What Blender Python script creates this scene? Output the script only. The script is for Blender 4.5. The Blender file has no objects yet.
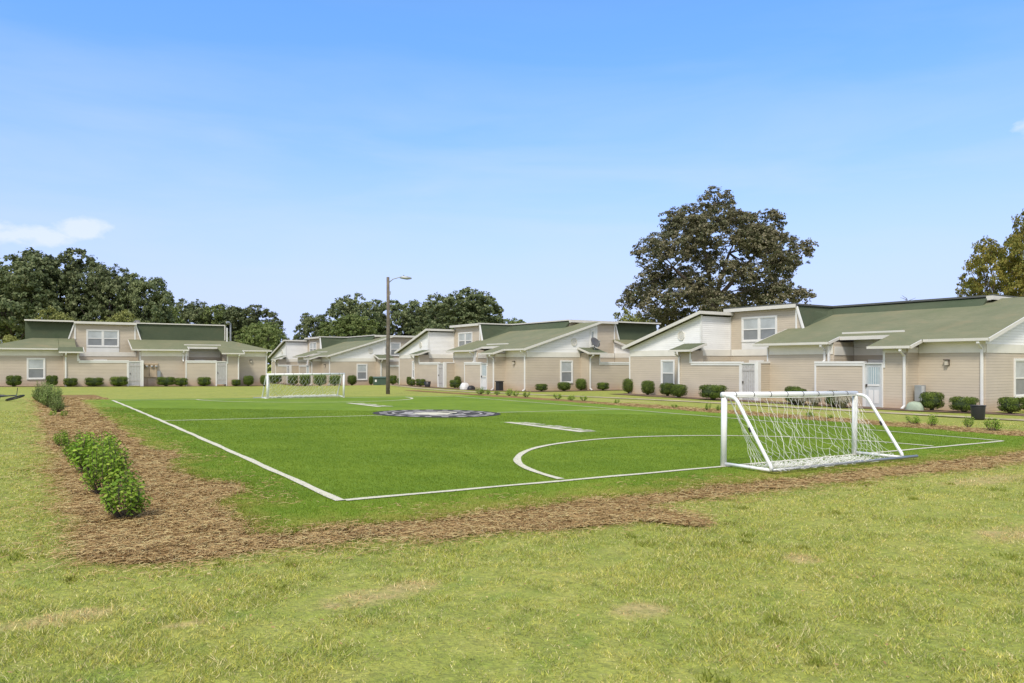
import bpy, bmesh, math, random
import numpy as np
from mathutils import Vector, Matrix, noise

random.seed(7)
RNG = np.random.default_rng(11)
R = math.radians
scene = bpy.context.scene
col = scene.collection

# ------------------------------------------------------------------ camera
TH = 0.5836
CAM = Vector((-3.0616, -8.2769, 1.606))
cd = bpy.data.cameras.new('camera')
cd.sensor_width = 36.0
cd.lens = 735.08 * 36.0 / 1024.0
cd.shift_y = 21.56 / 1024.0
cd.clip_start = 0.1
cd.clip_end = 3000
cam = bpy.data.objects.new('camera', cd)
cam.location = CAM
cam.rotation_euler = (R(90), 0, -TH)
col.objects.link(cam)
scene.camera = cam

# ------------------------------------------------------------------ exposure
scene.view_settings.view_transform = 'Standard'
scene.view_settings.look = 'None'
scene.view_settings.exposure = 0.42
scene.view_settings.gamma = 1.0
scene.view_settings.use_curve_mapping = False
scene.cycles.max_bounces = 6
scene.cycles.transparent_max_bounces = 8

# ------------------------------------------------------------------ world
SUN_EL, SUN_AZ = R(52), R(232)      # azimuth clockwise from +Y
world = bpy.data.worlds.new('World')
scene.world = world
world.use_nodes = True
nt = world.node_tree
for n in list(nt.nodes): nt.nodes.remove(n)
L = nt.links.new
def WN(t, **k):
    n = nt.nodes.new(t)
    for a, b in k.items(): setattr(n, a, b)
    return n
out = WN('ShaderNodeOutputWorld')
bg = WN('ShaderNodeBackground'); bg.inputs['Strength'].default_value = 0.12
L(bg.outputs[0], out.inputs[0])
sky = WN('ShaderNodeTexSky', sky_type='NISHITA')
sky.sun_disc = False
sky.sun_elevation = SUN_EL
sky.sun_rotation = SUN_AZ
sky.altitude = 200
sky.air_density = 1.0
sky.dust_density = 0.6
sky.ozone_density = 2.2
tc = WN('ShaderNodeTexCoord')
# thin cirrus, stretched along the horizon
def wmath(op, a, b=None, clamp=False):
    n = WN('ShaderNodeMath', operation=op); n.use_clamp = clamp
    for i, v in enumerate((a, b)):
        if v is None: continue
        if hasattr(v, 'links'): L(v, n.inputs[i])
        else: n.inputs[i].default_value = v
    return n.outputs[0]
sep = WN('ShaderNodeSeparateXYZ'); L(tc.outputs['Generated'], sep.inputs[0])
mp = WN('ShaderNodeMapping'); mp.inputs['Scale'].default_value = (1.1, 1.1, 7.0)
mp.inputs['Rotation'].default_value = (R(5), R(-4), 0.4)
L(tc.outputs['Generated'], mp.inputs[0])
nz = WN('ShaderNodeTexNoise'); nz.inputs['Scale'].default_value = 2.1; nz.inputs['Detail'].default_value = 7; nz.inputs['Roughness'].default_value = 0.55; nz.inputs['Distortion'].default_value = 0.5
L(mp.outputs[0], nz.inputs['Vector'])
rr = WN('ShaderNodeMapRange'); rr.inputs[1].default_value = 0.42; rr.inputs[2].default_value = 0.78; rr.inputs[3].default_value = 0.0; rr.inputs[4].default_value = 0.42
L(nz.outputs['Fac'], rr.inputs[0])
# cirrus only in a band of elevations
band = WN('ShaderNodeMapRange'); band.inputs[1].default_value = 0.42; band.inputs[2].default_value = 0.22; band.inputs[3].default_value = 0.12; band.inputs[4].default_value = 1.0
L(sep.outputs[2], band.inputs[0])
cir = wmath('MULTIPLY', rr.outputs[0], band.outputs[0])
# pale veil that thickens toward the horizon
veil = WN('ShaderNodeMapRange'); veil.inputs[1].default_value = 0.0; veil.inputs[2].default_value = 0.38; veil.inputs[3].default_value = 0.88; veil.inputs[4].default_value = 0.0
veil.interpolation_type = 'SMOOTHSTEP'
L(sep.outputs[2], veil.inputs[0])
def direction(px, py):
    a = (px - 512) / 735.08; e = (363.06 - py) / 735.08
    c, s = math.cos(TH), math.sin(TH)
    return Vector((a * c + s, -a * s + c, e)).normalized()
nz2 = WN('ShaderNodeTexNoise'); nz2.inputs['Scale'].default_value = 26; nz2.inputs['Detail'].default_value = 6; nz2.inputs['Roughness'].default_value = 0.6
mp2 = WN('ShaderNodeMapping'); mp2.inputs['Scale'].default_value = (1, 1, 1.8)
L(tc.outputs['Generated'], mp2.inputs[0]); L(mp2.outputs[0], nz2.inputs['Vector'])
def puff(d, wx, wz):
    # elliptical falloff round a direction
    sub = WN('ShaderNodeVectorMath', operation='SUBTRACT'); L(tc.outputs['Generated'], sub.inputs[0]); sub.inputs[1].default_value = d
    sc = WN('ShaderNodeVectorMath', operation='MULTIPLY'); L(sub.outputs[0], sc.inputs[0]); sc.inputs[1].default_value = (1 / wx, 1 / wx, 1 / wz)
    ln = WN('ShaderNodeVectorMath', operation='LENGTH'); L(sc.outputs[0], ln.inputs[0])
    inv = wmath('SUBTRACT', 1.0, ln.outputs['Value'])
    nn = wmath('MULTIPLY', wmath('SUBTRACT', nz2.outputs['Fac'], 0.5), 2.6)
    return wmath('MULTIPLY', wmath('ADD', inv, nn), 1.7, clamp=True)
cl = puff(direction(20, 234), 0.058, 0.011)
for p in [(direction(84, 230), 0.034, 0.012), (direction(-20, 230), 0.05, 0.016), (direction(1032, 123), 0.015, 0.013)]:
    cl = wmath('MAXIMUM', cl, puff(*p))
cl = wmath('MULTIPLY', cl, 0.5)
tint = WN('ShaderNodeMix', data_type='RGBA', blend_type='MULTIPLY'); tint.inputs[0].default_value = 1.0
L(sky.outputs[0], tint.inputs[6]); tz = WN('ShaderNodeMapRange'); tz.inputs[1].default_value = 0.08; tz.inputs[2].default_value = 0.42; L(sep.outputs[2], tz.inputs[0])
tcol = WN('ShaderNodeMix', data_type='RGBA'); L(tz.outputs[0], tcol.inputs[0]); tcol.inputs[6].default_value = (0.92, 1.0, 1.45, 1); tcol.inputs[7].default_value = (0.98, 1.42, 1.80, 1)
L(tcol.outputs[2], tint.inputs[7])
mx0 = WN('ShaderNodeMix', data_type='RGBA'); L(veil.outputs[0], mx0.inputs[0]); L(tint.outputs[2], mx0.inputs[6]); mx0.inputs[7].default_value = (3.95, 4.6, 7.0, 1)
mx1 = WN('ShaderNodeMix', data_type='RGBA'); L(cir, mx1.inputs[0]); L(mx0.outputs[2], mx1.inputs[6]); mx1.inputs[7].default_value = (4.3, 5.0, 6.6, 1)
mx2 = WN('ShaderNodeMix', data_type='RGBA'); L(cl, mx2.inputs[0]); L(mx1.outputs[2], mx2.inputs[6]); mx2.inputs[7].default_value = (6.0, 6.2, 6.6, 1)
# bright broken cloud added overhead and behind the viewer, unseen, to whiten the light
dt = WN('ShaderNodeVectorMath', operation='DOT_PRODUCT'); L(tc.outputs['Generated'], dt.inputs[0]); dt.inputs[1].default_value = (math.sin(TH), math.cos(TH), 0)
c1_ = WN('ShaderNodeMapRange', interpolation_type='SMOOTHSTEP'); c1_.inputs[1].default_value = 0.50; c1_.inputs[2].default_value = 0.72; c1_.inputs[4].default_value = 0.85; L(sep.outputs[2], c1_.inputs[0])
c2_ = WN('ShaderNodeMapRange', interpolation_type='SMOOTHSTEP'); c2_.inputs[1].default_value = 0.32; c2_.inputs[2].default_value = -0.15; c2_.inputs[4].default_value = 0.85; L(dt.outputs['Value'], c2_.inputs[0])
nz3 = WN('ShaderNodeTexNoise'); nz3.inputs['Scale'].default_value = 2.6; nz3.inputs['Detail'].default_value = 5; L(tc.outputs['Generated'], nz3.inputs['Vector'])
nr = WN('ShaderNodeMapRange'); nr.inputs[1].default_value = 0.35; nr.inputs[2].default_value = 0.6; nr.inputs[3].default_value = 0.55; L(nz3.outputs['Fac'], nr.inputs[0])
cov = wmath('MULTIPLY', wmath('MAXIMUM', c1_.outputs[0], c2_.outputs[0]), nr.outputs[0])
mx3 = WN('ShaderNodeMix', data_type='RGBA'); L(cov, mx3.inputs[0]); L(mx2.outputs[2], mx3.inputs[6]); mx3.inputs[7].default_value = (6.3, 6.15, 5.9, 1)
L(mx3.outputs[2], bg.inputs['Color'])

sd = bpy.data.lights.new('sun', 'SUN')
sd.energy = 2.3; sd.angle = R(12); sd.color = (1.0, 0.93, 0.82)
sun = bpy.data.objects.new('sun', sd)
dvec = Vector((math.sin(SUN_AZ) * math.cos(SUN_EL), math.cos(SUN_AZ) * math.cos(SUN_EL), math.sin(SUN_EL)))
sun.rotation_euler = dvec.to_track_quat('Z', 'Y').to_euler()
sun.location = (0, 0, 50)
col.objects.link(sun)

# ------------------------------------------------------------------ materials
def new_mat(name):
    m = bpy.data.materials.new(name); m.use_nodes = True
    t = m.node_tree
    b = t.nodes['Principled BSDF']
    return m, t, b
def add(t, typ, **k):
    n = t.nodes.new(typ)
    for a, b in k.items(): setattr(n, a, b)
    return n
def coords(t, scale=(1, 1, 1), kind='Object'):
    c = add(t, 'ShaderNodeTexCoord'); m = add(t, 'ShaderNodeMapping'); m.inputs['Scale'].default_value = scale
    t.links.new(c.outputs[kind], m.inputs[0]); return m.outputs[0]
def noise_n(t, vec, scale, detail=4, rough=0.55, dist=0.0):
    n = add(t, 'ShaderNodeTexNoise'); t.links.new(vec, n.inputs['Vector'])
    n.inputs['Scale'].default_value = scale; n.inputs['Detail'].default_value = detail
    n.inputs['Roughness'].default_value = rough; n.inputs['Distortion'].default_value = dist
    return n.outputs['Fac']
def ramp(t, fac, stops):
    r = add(t, 'ShaderNodeValToRGB'); t.links.new(fac, r.inputs[0])
    e = r.color_ramp.elements
    while len(e) < len(stops): e.new(0.5)
    for i, (p, c) in enumerate(stops):
        e[i].position = p; e[i].color = tuple(c) + (1,) if len(c) == 3 else c
    return r.outputs[0]
def mixc(t, fac, a, b, blend='MIX'):
    m = add(t, 'ShaderNodeMix', data_type='RGBA', blend_type=blend)
    for i, v in ((0, fac), (6, a), (7, b)):
        if hasattr(v, 'links'): t.links.new(v, m.inputs[i])
        elif isinstance(v, (int, float)): m.inputs[i].default_value = v
        else: m.inputs[i].default_value = tuple(v) + (1,)
    return m.outputs[2]
def mth(t, op, a, b=None, clamp=False):
    m = add(t, 'ShaderNodeMath', operation=op); m.use_clamp = clamp
    for i, v in enumerate((a, b)):
        if v is None: continue
        if hasattr(v, 'links'): t.links.new(v, m.inputs[i])
        else: m.inputs[i].default_value = v
    return m.outputs[0]
def bump(t, b, h, strength=0.3, dist=0.02):
    n = add(t, 'ShaderNodeBump'); n.inputs['Strength'].default_value = strength; n.inputs['Distance'].default_value = dist
    t.links.new(h, n.inputs['Height']); t.links.new(n.outputs[0], b.inputs['Normal'])

def plain(name, c, rough=0.6, metal=0.0, var=0.12, scale=3.0, bmp=0.0):
    m, t, b = new_mat(name)
    v = coords(t)
    n = noise_n(t, v, scale, 5)
    d = [max(0, x * (1 - var)) for x in c]; l = [min(1, x * (1 + var)) for x in c]
    cc = ramp(t, n, [(0.3, d), (0.7, l)])
    t.links.new(cc, b.inputs['Base Color'])
    b.inputs['Roughness'].default_value = rough; b.inputs['Metallic'].default_value = metal
    if bmp: bump(t, b, noise_n(t, v, scale * 12, 3), bmp, 0.01)
    return m

def siding(name, c, lap=0.115, stain=True):
    m, t, b = new_mat(name)
    tc = add(t, 'ShaderNodeTexCoord'); sp = add(t, 'ShaderNodeSeparateXYZ'); t.links.new(tc.outputs['Object'], sp.inputs[0])
    z = sp.outputs[2]
    fr = mth(t, 'FRACT', mth(t, 'DIVIDE', z, lap))
    n1 = noise_n(t, coords(t, (0.5, 0.5, 1.3)), 1.6, 5)
    c1 = ramp(t, n1, [(0.3, [x * 0.93 for x in c]), (0.7, [x * 1.05 for x in c])])
    # each course of boards differs slightly
    wn = add(t, 'ShaderNodeTexWhiteNoise', noise_dimensions='1D'); t.links.new(mth(t, 'FLOOR', mth(t, 'DIVIDE', z, lap)), wn.inputs['W'])
    c2 = mixc(t, mth(t, 'MULTIPLY', wn.outputs['Value'], 0.10), c1, [x * 0.7 for x in c])
    # shadow line under each lap, painted into the board colour
    gr = add(t, 'ShaderNodeMapRange'); gr.inputs[1].default_value = 0.80; gr.inputs[2].default_value = 1.0; t.links.new(fr, gr.inputs[0])
    c3 = mixc(t, mth(t, 'MULTIPLY', gr.outputs[0], 0.38), c2, [x * 0.45 for x in c])
    if stain:
        # clay splashed up on the foot of the wall
        lo = add(t, 'ShaderNodeMapRange'); lo.inputs[1].default_value = 0.55; lo.inputs[2].default_value = -0.05
        t.links.new(z, lo.inputs[0])
        ns = noise_n(t, coords(t, (1, 1, 0.6)), 2.3, 5)
        f = mth(t, 'MULTIPLY', lo.outputs[0], mth(t, 'MULTIPLY', ns, 1.25), True)
        c3 = mixc(t, f, c3, (0.46, 0.30, 0.19))
    t.links.new(c3, b.inputs['Base Color'])
    b.inputs['Roughness'].default_value = 0.5
    saw = mth(t, 'SUBTRACT', 1.0, fr)
    bump(t, b, saw, 0.9, 0.018)
    return m

def shingle(name, c, dark, patchy=0.5):
    m, t, b = new_mat(name)
    v = coords(t)
    n1 = noise_n(t, v, 0.5, 5, 0.6); n2 = noise_n(t, v, 14, 3)
    c1 = ramp(t, n1, [(0.3, c), (0.72, [c[0] + (dark[0] - c[0]) * patchy, c[1] + (dark[1] - c[1]) * patchy, c[2] + (dark[2] - c[2]) * patchy])])
    tc = add(t, 'ShaderNodeTexCoord'); sp = add(t, 'ShaderNodeSeparateXYZ'); t.links.new(tc.outputs['Object'], sp.inputs[0])
    row = mth(t, 'DIVIDE', sp.outputs[2], 0.042)
    wn = add(t, 'ShaderNodeTexWhiteNoise', noise_dimensions='3D')
    cb = add(t, 'ShaderNodeCombineXYZ')
    t.links.new(mth(t, 'FLOOR', row), cb.inputs[2])
    t.links.new(mth(t, 'FLOOR', mth(t, 'DIVIDE', sp.outputs[0], 0.33)), cb.inputs[0])
    t.links.new(mth(t, 'FLOOR', mth(t, 'DIVIDE', sp.outputs[1], 0.33)), cb.inputs[1])
    t.links.new(cb.outputs[0], wn.inputs['Vector'])
    c2 = mixc(t, mth(t, 'MULTIPLY', wn.outputs['Value'], 0.34), c1, dark)
    n5 = noise_n(t, coords(t, (1, 1, 2.5)), 0.38, 7, 0.7, 0.6)
    s5 = add(t, 'ShaderNodeMapRange'); s5.inputs[1].default_value = 0.52; s5.inputs[2].default_value = 0.68; t.links.new(n5, s5.inputs[0])
    c2 = mixc(t, mth(t, 'MULTIPLY', s5.outputs[0], 0.55), c2, (c[0]*1.25, c[1]*1.02, c[2]*1.0))
    s6 = add(t, 'ShaderNodeMapRange'); s6.inputs[1].default_value = 0.46; s6.inputs[2].default_value = 0.34; t.links.new(n5, s6.inputs[0])
    c2 = mixc(t, mth(t, 'MULTIPLY', s6.outputs[0], 0.6), c2, (c[0]*0.55, c[1]*0.72, c[2]*0.6))
    c3 = mixc(t, mth(t, 'MULTIPLY', n2, 0.35), c2, [x * 1.25 for x in c])
    t.links.new(c3, b.inputs['Base Color']); b.inputs['Roughness'].default_value = 0.95
    b.inputs['Specular IOR Level'].default_value = 0.15
    fr = mth(t, 'FRACT', row)
    bump(t, b, mth(t, 'ADD', mth(t, 'SUBTRACT', 1, fr), mth(t, 'MULTIPLY', n2, 0.8)), 0.6, 0.012)
    return m

def leafmat(name, c1, c2, c3, clump=0.8, trans=0.25, mottled=0.5):
    m, t, b = new_mat(name)
    v = coords(t)
    g = add(t, 'ShaderNodeNewGeometry')
    n1 = noise_n(t, v, clump, 3)
    base = ramp(t, n1, [(0.36, c1), (0.64, c2)])
    rnd = g.outputs['Random Per Island']
    f = add(t, 'ShaderNodeMapRange'); f.inputs[1].default_value = 0.55; f.inputs[2].default_value = 1.0; f.inputs[4].default_value = mottled
    t.links.new(rnd, f.inputs[0])
    cc = mixc(t, f.outputs[0], base, c3)
    oi = add(t, 'ShaderNodeObjectInfo')
    hs = add(t, 'ShaderNodeHueSaturation')
    vr = add(t, 'ShaderNodeMapRange'); vr.inputs[3].default_value = 0.82; vr.inputs[4].default_value = 1.2; t.links.new(oi.outputs['Random'], vr.inputs[0])
    t.links.new(cc, hs.inputs['Color']); t.links.new(vr.outputs[0], hs.inputs['Value'])
    cc = hs.outputs[0]
    b.inputs['Roughness'].default_value = 0.6; b.inputs['Specular IOR Level'].default_value = 0.22
    t.links.new(cc, b.inputs['Base Color'])
    tr = add(t, 'ShaderNodeBsdfTranslucent'); t.links.new(cc, tr.inputs[0])
    ms = add(t, 'ShaderNodeMixShader'); ms.inputs[0].default_value = trans
    t.links.new(b.outputs[0], ms.inputs[1]); t.links.new(tr.outputs[0], ms.inputs[2])
    t.links.new(ms.outputs[0], t.nodes['Material Output'].inputs[0])
    return m

TAN = (0.525, 0.45, 0.35)
M = {}
M['tan'] = siding('tan_siding', TAN)
M['white_siding'] = siding('white_siding', (0.86, 0.85, 0.83), stain=False)
M['white'] = plain('white_trim', (0.76, 0.75, 0.73), 0.45, var=0.05, scale=2)
M['trimcream'] = plain('cream_fascia', (0.66, 0.635, 0.585), 0.5, var=0.05, scale=2)
M['cream'] = plain('cream_frieze', (0.76, 0.73, 0.665), 0.5, var=0.05, scale=2)
M['roof'] = shingle('faded_green_shingles', (0.215, 0.212, 0.128), (0.115, 0.138, 0.078), 0.75)
M['hood'] = shingle('hood_shingles', (0.13, 0.145, 0.088), (0.085, 0.10, 0.06))
M['mansard'] = shingle('dark_green_shingles', (0.088, 0.108, 0.066), (0.06, 0.076, 0.048), 0.8)
M['flat'] = plain('roof_membrane', (0.13, 0.13, 0.13), 0.9)
M['darktrim'] = plain('dark_drip_edge', (0.10, 0.105, 0.10), 0.6)
M['shade'] = plain('window_blind', (0.50, 0.52, 0.52), 0.35, var=0.04)
M['screen'] = plain('insect_screen', (0.21, 0.22, 0.225), 0.5, var=0.05)
M['door'] = plain('pale_door', (0.56, 0.58, 0.59), 0.4, var=0.08, scale=6)
M['gateboards'] = plain('pale_gate_boards', (0.45, 0.43, 0.42), 0.7, var=0.15, scale=8)
M['doorglass'] = plain('storm_door_glass', (0.36, 0.45, 0.50), 0.12, var=0.1, scale=5)
M['brown'] = plain('bronze_lamp', (0.06, 0.045, 0.035), 0.5)
M['lampglass'] = plain('frosted_lamp_glass', (0.55, 0.5, 0.42), 0.3)
M['grey'] = plain('grey_metal', (0.34, 0.36, 0.37), 0.45, 0.3)
M['galv'] = plain('galvanised_bar', (0.34, 0.35, 0.35), 0.4, 0.6)
M['black'] = plain('black_plastic', (0.022, 0.022, 0.024), 0.45)
M['darkdish'] = plain('dark_dish', (0.10, 0.095, 0.09), 0.5)
M['paintwhite'] = plain('white_powder_coat', (0.80, 0.80, 0.80), 0.35, var=0.04)
M['net'] = plain('white_net_cord', (0.80, 0.79, 0.74), 0.8, var=0.05)
M['ugreen'] = plain('utility_green', (0.05, 0.09, 0.06), 0.5)
M['palegreen'] = plain('pale_green_cover', (0.36, 0.43, 0.32), 0.6)
M['bag'] = plain('white_bag', (0.72, 0.71, 0.70), 0.4)
M['meter'] = plain('tan_meter_board', (0.50, 0.39, 0.27), 0.6)
M['concrete'] = plain('concrete', (0.50, 0.44, 0.33), 0.9, var=0.18, scale=1.5, bmp=0.3)
M['line'] = plain('line_paint', (0.60, 0.575, 0.455), 0.9, var=0.12, scale=14, bmp=0.5)
M['pole'] = plain('weathered_pole_wood', (0.15, 0.125, 0.10), 0.9, var=0.3, scale=4, bmp=0.5)
M['bark'] = plain('bark', (0.10, 0.08, 0.065), 0.95, var=0.3, scale=3, bmp=0.8)
M['inkblack'] = plain('dark_logo_paint', (0.062, 0.058, 0.056), 0.9, var=0.3, scale=9)
M['inkgrey'] = plain('grey_logo_paint', (0.40, 0.38, 0.36), 0.9, var=0.25, scale=9)
M['oak'] = leafmat('oak_leaves', (0.1239, 0.1437, 0.0661), (0.2242, 0.2070, 0.1121), (0.4956, 0.4255, 0.2950), 0.6, 0.28, 0.75)
M['dark_tree'] = leafmat('dark_tree_leaves', (0.0991, 0.1357, 0.0597), (0.1770, 0.2103, 0.0923), (0.3398, 0.3528, 0.1764), 0.35, 0.25, 0.65)
M['mid_tree'] = leafmat('mid_tree_leaves', (0.1204, 0.1764, 0.0516), (0.2124, 0.2646, 0.0814), (0.3682, 0.3935, 0.1493), 0.35, 0.25, 0.65)
M['light_tree'] = leafmat('light_tree_leaves', (0.2000, 0.2325, 0.0607), (0.3200, 0.3332, 0.1013), (0.4320, 0.4185, 0.1620), 0.6, 0.3, 0.6)
M['olive_tree'] = leafmat('olive_tree_leaves', (0.15, 0.17, 0.035), (0.26, 0.24, 0.05), (0.38, 0.25, 0.06), 0.5, 0.3, 0.55)
M['boxwood'] = leafmat('boxwood_leaves', (0.072, 0.115, 0.016), (0.120, 0.170, 0.026), (0.21, 0.27, 0.05), 3, 0.2, 0.7)
M['gardenia'] = leafmat('glossy_shrub_leaves', (0.11, 0.22, 0.018), (0.24, 0.38, 0.035), (0.44, 0.54, 0.09), 5, 0.3, 0.85)
M['grey_shrub'] = leafmat('sage_shrub_leaves', (0.14, 0.22, 0.05), (0.25, 0.34, 0.09), (0.40, 0.45, 0.17), 4, 0.3, 0.8)
M['liriope'] = leafmat('strap_leaves', (0.1600, 0.1550, 0.1148), (0.3200, 0.2945, 0.2160), (0.4800, 0.4340, 0.3240), 6, 0.2, 0.7)
for k in ('line', 'inkblack', 'inkgrey', 'concrete'):
    M[k].node_tree.nodes['Principled BSDF'].inputs['Specular IOR Level'].default_value = 0.08

# ------------------------------------------------------------------ mesh helpers
class MB:
    def __init__(s): s.v = []; s.f = []
    def quad(s, a, b, c, d):
        n = len(s.v); s.v += [a, b, c, d]; s.f.append((n, n + 1, n + 2, n + 3)); return s
    def poly(s, pts):
        n = len(s.v); s.v += list(pts); s.f.append(tuple(range(n, n + len(pts)))); return s
    def box(s, x0, x1, y0, y1, z0, z1):
        if x1 < x0: x0, x1 = x1, x0
        if y1 < y0: y0, y1 = y1, y0
        n = len(s.v)
        s.v += [(x0, y0, z0), (x1, y0, z0), (x1, y1, z0), (x0, y1, z0), (x0, y0, z1), (x1, y0, z1), (x1, y1, z1), (x0, y1, z1)]
        s.f += [(n, n+3, n+2, n+1), (n+4, n+5, n+6, n+7), (n, n+1, n+5, n+4), (n+1, n+2, n+6, n+5), (n+2, n+3, n+7, n+6), (n+3, n, n+4, n+7)]
        return s
    def prism(s, top, dvec):
        """closed solid: polygon 'top' and its copy moved by dvec"""
        d = Vector(dvec); n = len(s.v); k = len(top)
        s.v += [tuple(Vector(p)) for p in top] + [tuple(Vector(p) + d) for p in top]
        s.f.append(tuple(range(n, n + k))); s.f.append(tuple(range(n + 2 * k - 1, n + k - 1, -1)))
        for i in range(k):
            j = (i + 1) % k
            s.f.append((n + i, n + k + i, n + k + j, n + j))
        return s
    def bar(s, p0, p1, w, h, up=(0, 0, 1)):
        p0, p1 = Vector(p0), Vector(p1); d = (p1 - p0).normalized(); u = Vector(up)
        sd_ = d.cross(u).normalized(); u2 = sd_.cross(d).normalized()
        q = [sd_ * (w / 2) * a + u2 * (h / 2) * b for a, b in ((-1, -1), (1, -1), (1, 1), (-1, 1))]
        n = len(s.v); s.v += [tuple(p0 + k) for k in q] + [tuple(p1 + k) for k in q]
        s.f += [(n+3, n+2, n+1, n), (n+4, n+5, n+6, n+7)] + [(n+i, n+(i+1) % 4, n+4+(i+1) % 4, n+4+i) for i in range(4)]
        return s
    def tube(s, pts, r, seg=8, cap=True):
        pts = [Vector(p) for p in pts]
        rr_ = r if isinstance(r, (list, tuple)) else [r] * len(pts)
        n0 = len(s.v); prev = None
        for i, p in enumerate(pts):
            d = (pts[min(i + 1, len(pts) - 1)] - pts[max(i - 1, 0)])
            d = d.normalized() if d.length > 1e-9 else Vector((0, 0, 1))
            if prev is None:
                a = d.cross(Vector((0, 0, 1)) if abs(d.z) < 0.9 else Vector((1, 0, 0))).normalized()
            else:
                a = (prev - d * prev.dot(d)); a = a.normalized() if a.length > 1e-6 else d.orthogonal().normalized()
            prev = a; b_ = d.cross(a)
            for k in range(seg):
                an = 2 * math.pi * k / seg
                s.v.append(tuple(p + (a * math.cos(an) + b_ * math.sin(an)) * rr_[i]))
        for i in range(len(pts) - 1):
            for k in range(seg):
                s.f.append((n0 + i*seg + k, n0 + i*seg + (k+1) % seg, n0 + (i+1)*seg + (k+1) % seg, n0 + (i+1)*seg + k))
        if cap:
            s.f.append(tuple(n0 + k for k in reversed(range(seg))))
            s.f.append(tuple(n0 + (len(pts)-1)*seg + k for k in range(seg)))
        return s
    def disc(s, c, n, r, seg=16, thick=0.03):
        c = Vector(c); n = Vector(n).normalized()
        return s.tube([c, c + n * thick], r, seg)
    def mark(s):
        s.marks = getattr(s, 'marks', []); s.marks.append((len(s.v), len(s.f)))
    def build_pieces(s, name, mat, parent):
        """each connected piece becomes a part of its own"""
        par = list(range(len(s.v)))
        def fd(a):
            while par[a] != a: par[a] = par[par[a]]; a = par[a]
            return a
        for f in s.f:
            for k in f[1:]: par[fd(k)] = fd(f[0])
        gr = {}
        for f in s.f: gr.setdefault(fd(f[0]), []).append(f)
        for fs in gr.values():
            ids = sorted({k for f in fs for k in f}); mp_ = {k: i for i, k in enumerate(ids)}
            q = MB(); q.v = [s.v[k] for k in ids]; q.f = [tuple(mp_[k] for k in f) for f in fs]
            q.build(name, mat, parent)
    def build(s, name, mat, parent=None, smooth=False, bevel=0):
        me = bpy.data.meshes.new(name)
        me.from_pydata([tuple(p) for p in s.v], [], s.f); me.update()
        me.materials.append(mat)
        if smooth:
            me.polygons.foreach_set('use_smooth', [True] * len(me.polygons))
        o = bpy.data.objects.new(name, me); col.objects.link(o)
        if parent is not None: o.parent = parent
        if bevel:
            bm = o.modifiers.new('bevel', 'BEVEL'); bm.width = bevel; bm.segments = 2; bm.limit_method = 'ANGLE'
        return o
def np_mesh(name, V, F, mat, parent=None, smooth=False):
    """V (n,3), F (m,k) with constant k"""
    me = bpy.data.meshes.new(name)
    V = np.ascontiguousarray(V, np.float32); F = np.ascontiguousarray(F, np.int32)
    m, k = F.shape
    me.vertices.add(len(V)); me.vertices.foreach_set('co', V.ravel())
    me.loops.add(m * k); me.loops.foreach_set('vertex_index', F.ravel())
    me.polygons.add(m); me.polygons.foreach_set('loop_start', np.arange(0, m * k, k, dtype=np.int32))
    try: me.polygons.foreach_set('loop_total', np.full(m, k, dtype=np.int32))
    except Exception: pass
    if smooth: me.polygons.foreach_set('use_smooth', np.ones(m, bool))
    me.update(calc_edges=True); me.validate()
    me.materials.append(mat)
    o = bpy.data.objects.new(name, me); col.objects.link(o)
    if parent is not None: o.parent = parent
    return o
def tag(o, label=None, cat=None, group=None, kind=None):
    if label: o['label'] = label
    if cat: o['category'] = cat
    if group: o['group'] = group
    if kind: o['kind'] = kind
    return o
def empty(name, loc, rz=0.0, label=None, cat=None, group=None):
    o = bpy.data.objects.new(name, None); col.objects.link(o)
    o.location = loc; o.rotation_euler = (0, 0, rz); o.empty_display_size = 0.3
    return tag(o, label, cat, group)
def copy_tree(o, parent=None):
    c = o.copy(); col.objects.link(c)
    if parent is not None: c.parent = parent
    for ch in list(o.children): copy_tree(ch, c)
    return c

# ------------------------------------------------------------------ terrain
def sst(x, a, b):
    t = np.clip((x - a) / (b - a), 0, 1); return t * t * (3 - 2 * t)
def ground(u, v):
    uc = np.clip(u, -6, 17.3); vc = np.clip(v, -9, 36)
    g = -(.0174*uc - .0047*vc - .00006*uc*vc - .00005*uc*uc + .00015*vc*vc)
    g = g - .004*np.clip(u - 17.3, 0, 15) - .007*np.clip(v - 36, 0, 26)*(1 - sst(u, 12, 19)) - .03*np.clip(v - 52, 0, 11)*sst(u, 14, 18)
    return g - 0.034
def G(u, v): return float(ground(np.float64(u), np.float64(v)))
def wob(u, v, s, seed=0.0):
    """cheap smooth noise in -1..1"""
    a = np.sin(u*s + 1.3*seed + 1.7*np.sin(v*s*0.83 + seed)) + np.sin(v*s*1.21 + 2.1*seed + 1.3*np.sin(u*s*1.13 - seed))
    b = np.sin(u*s*2.3 - 0.7*seed + 1.9*np.sin(v*s*1.9)) + np.sin(v*s*2.7 + 0.9*seed + 1.1*np.sin(u*s*2.2))
    return (a*0.33 + b*0.17)

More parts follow.
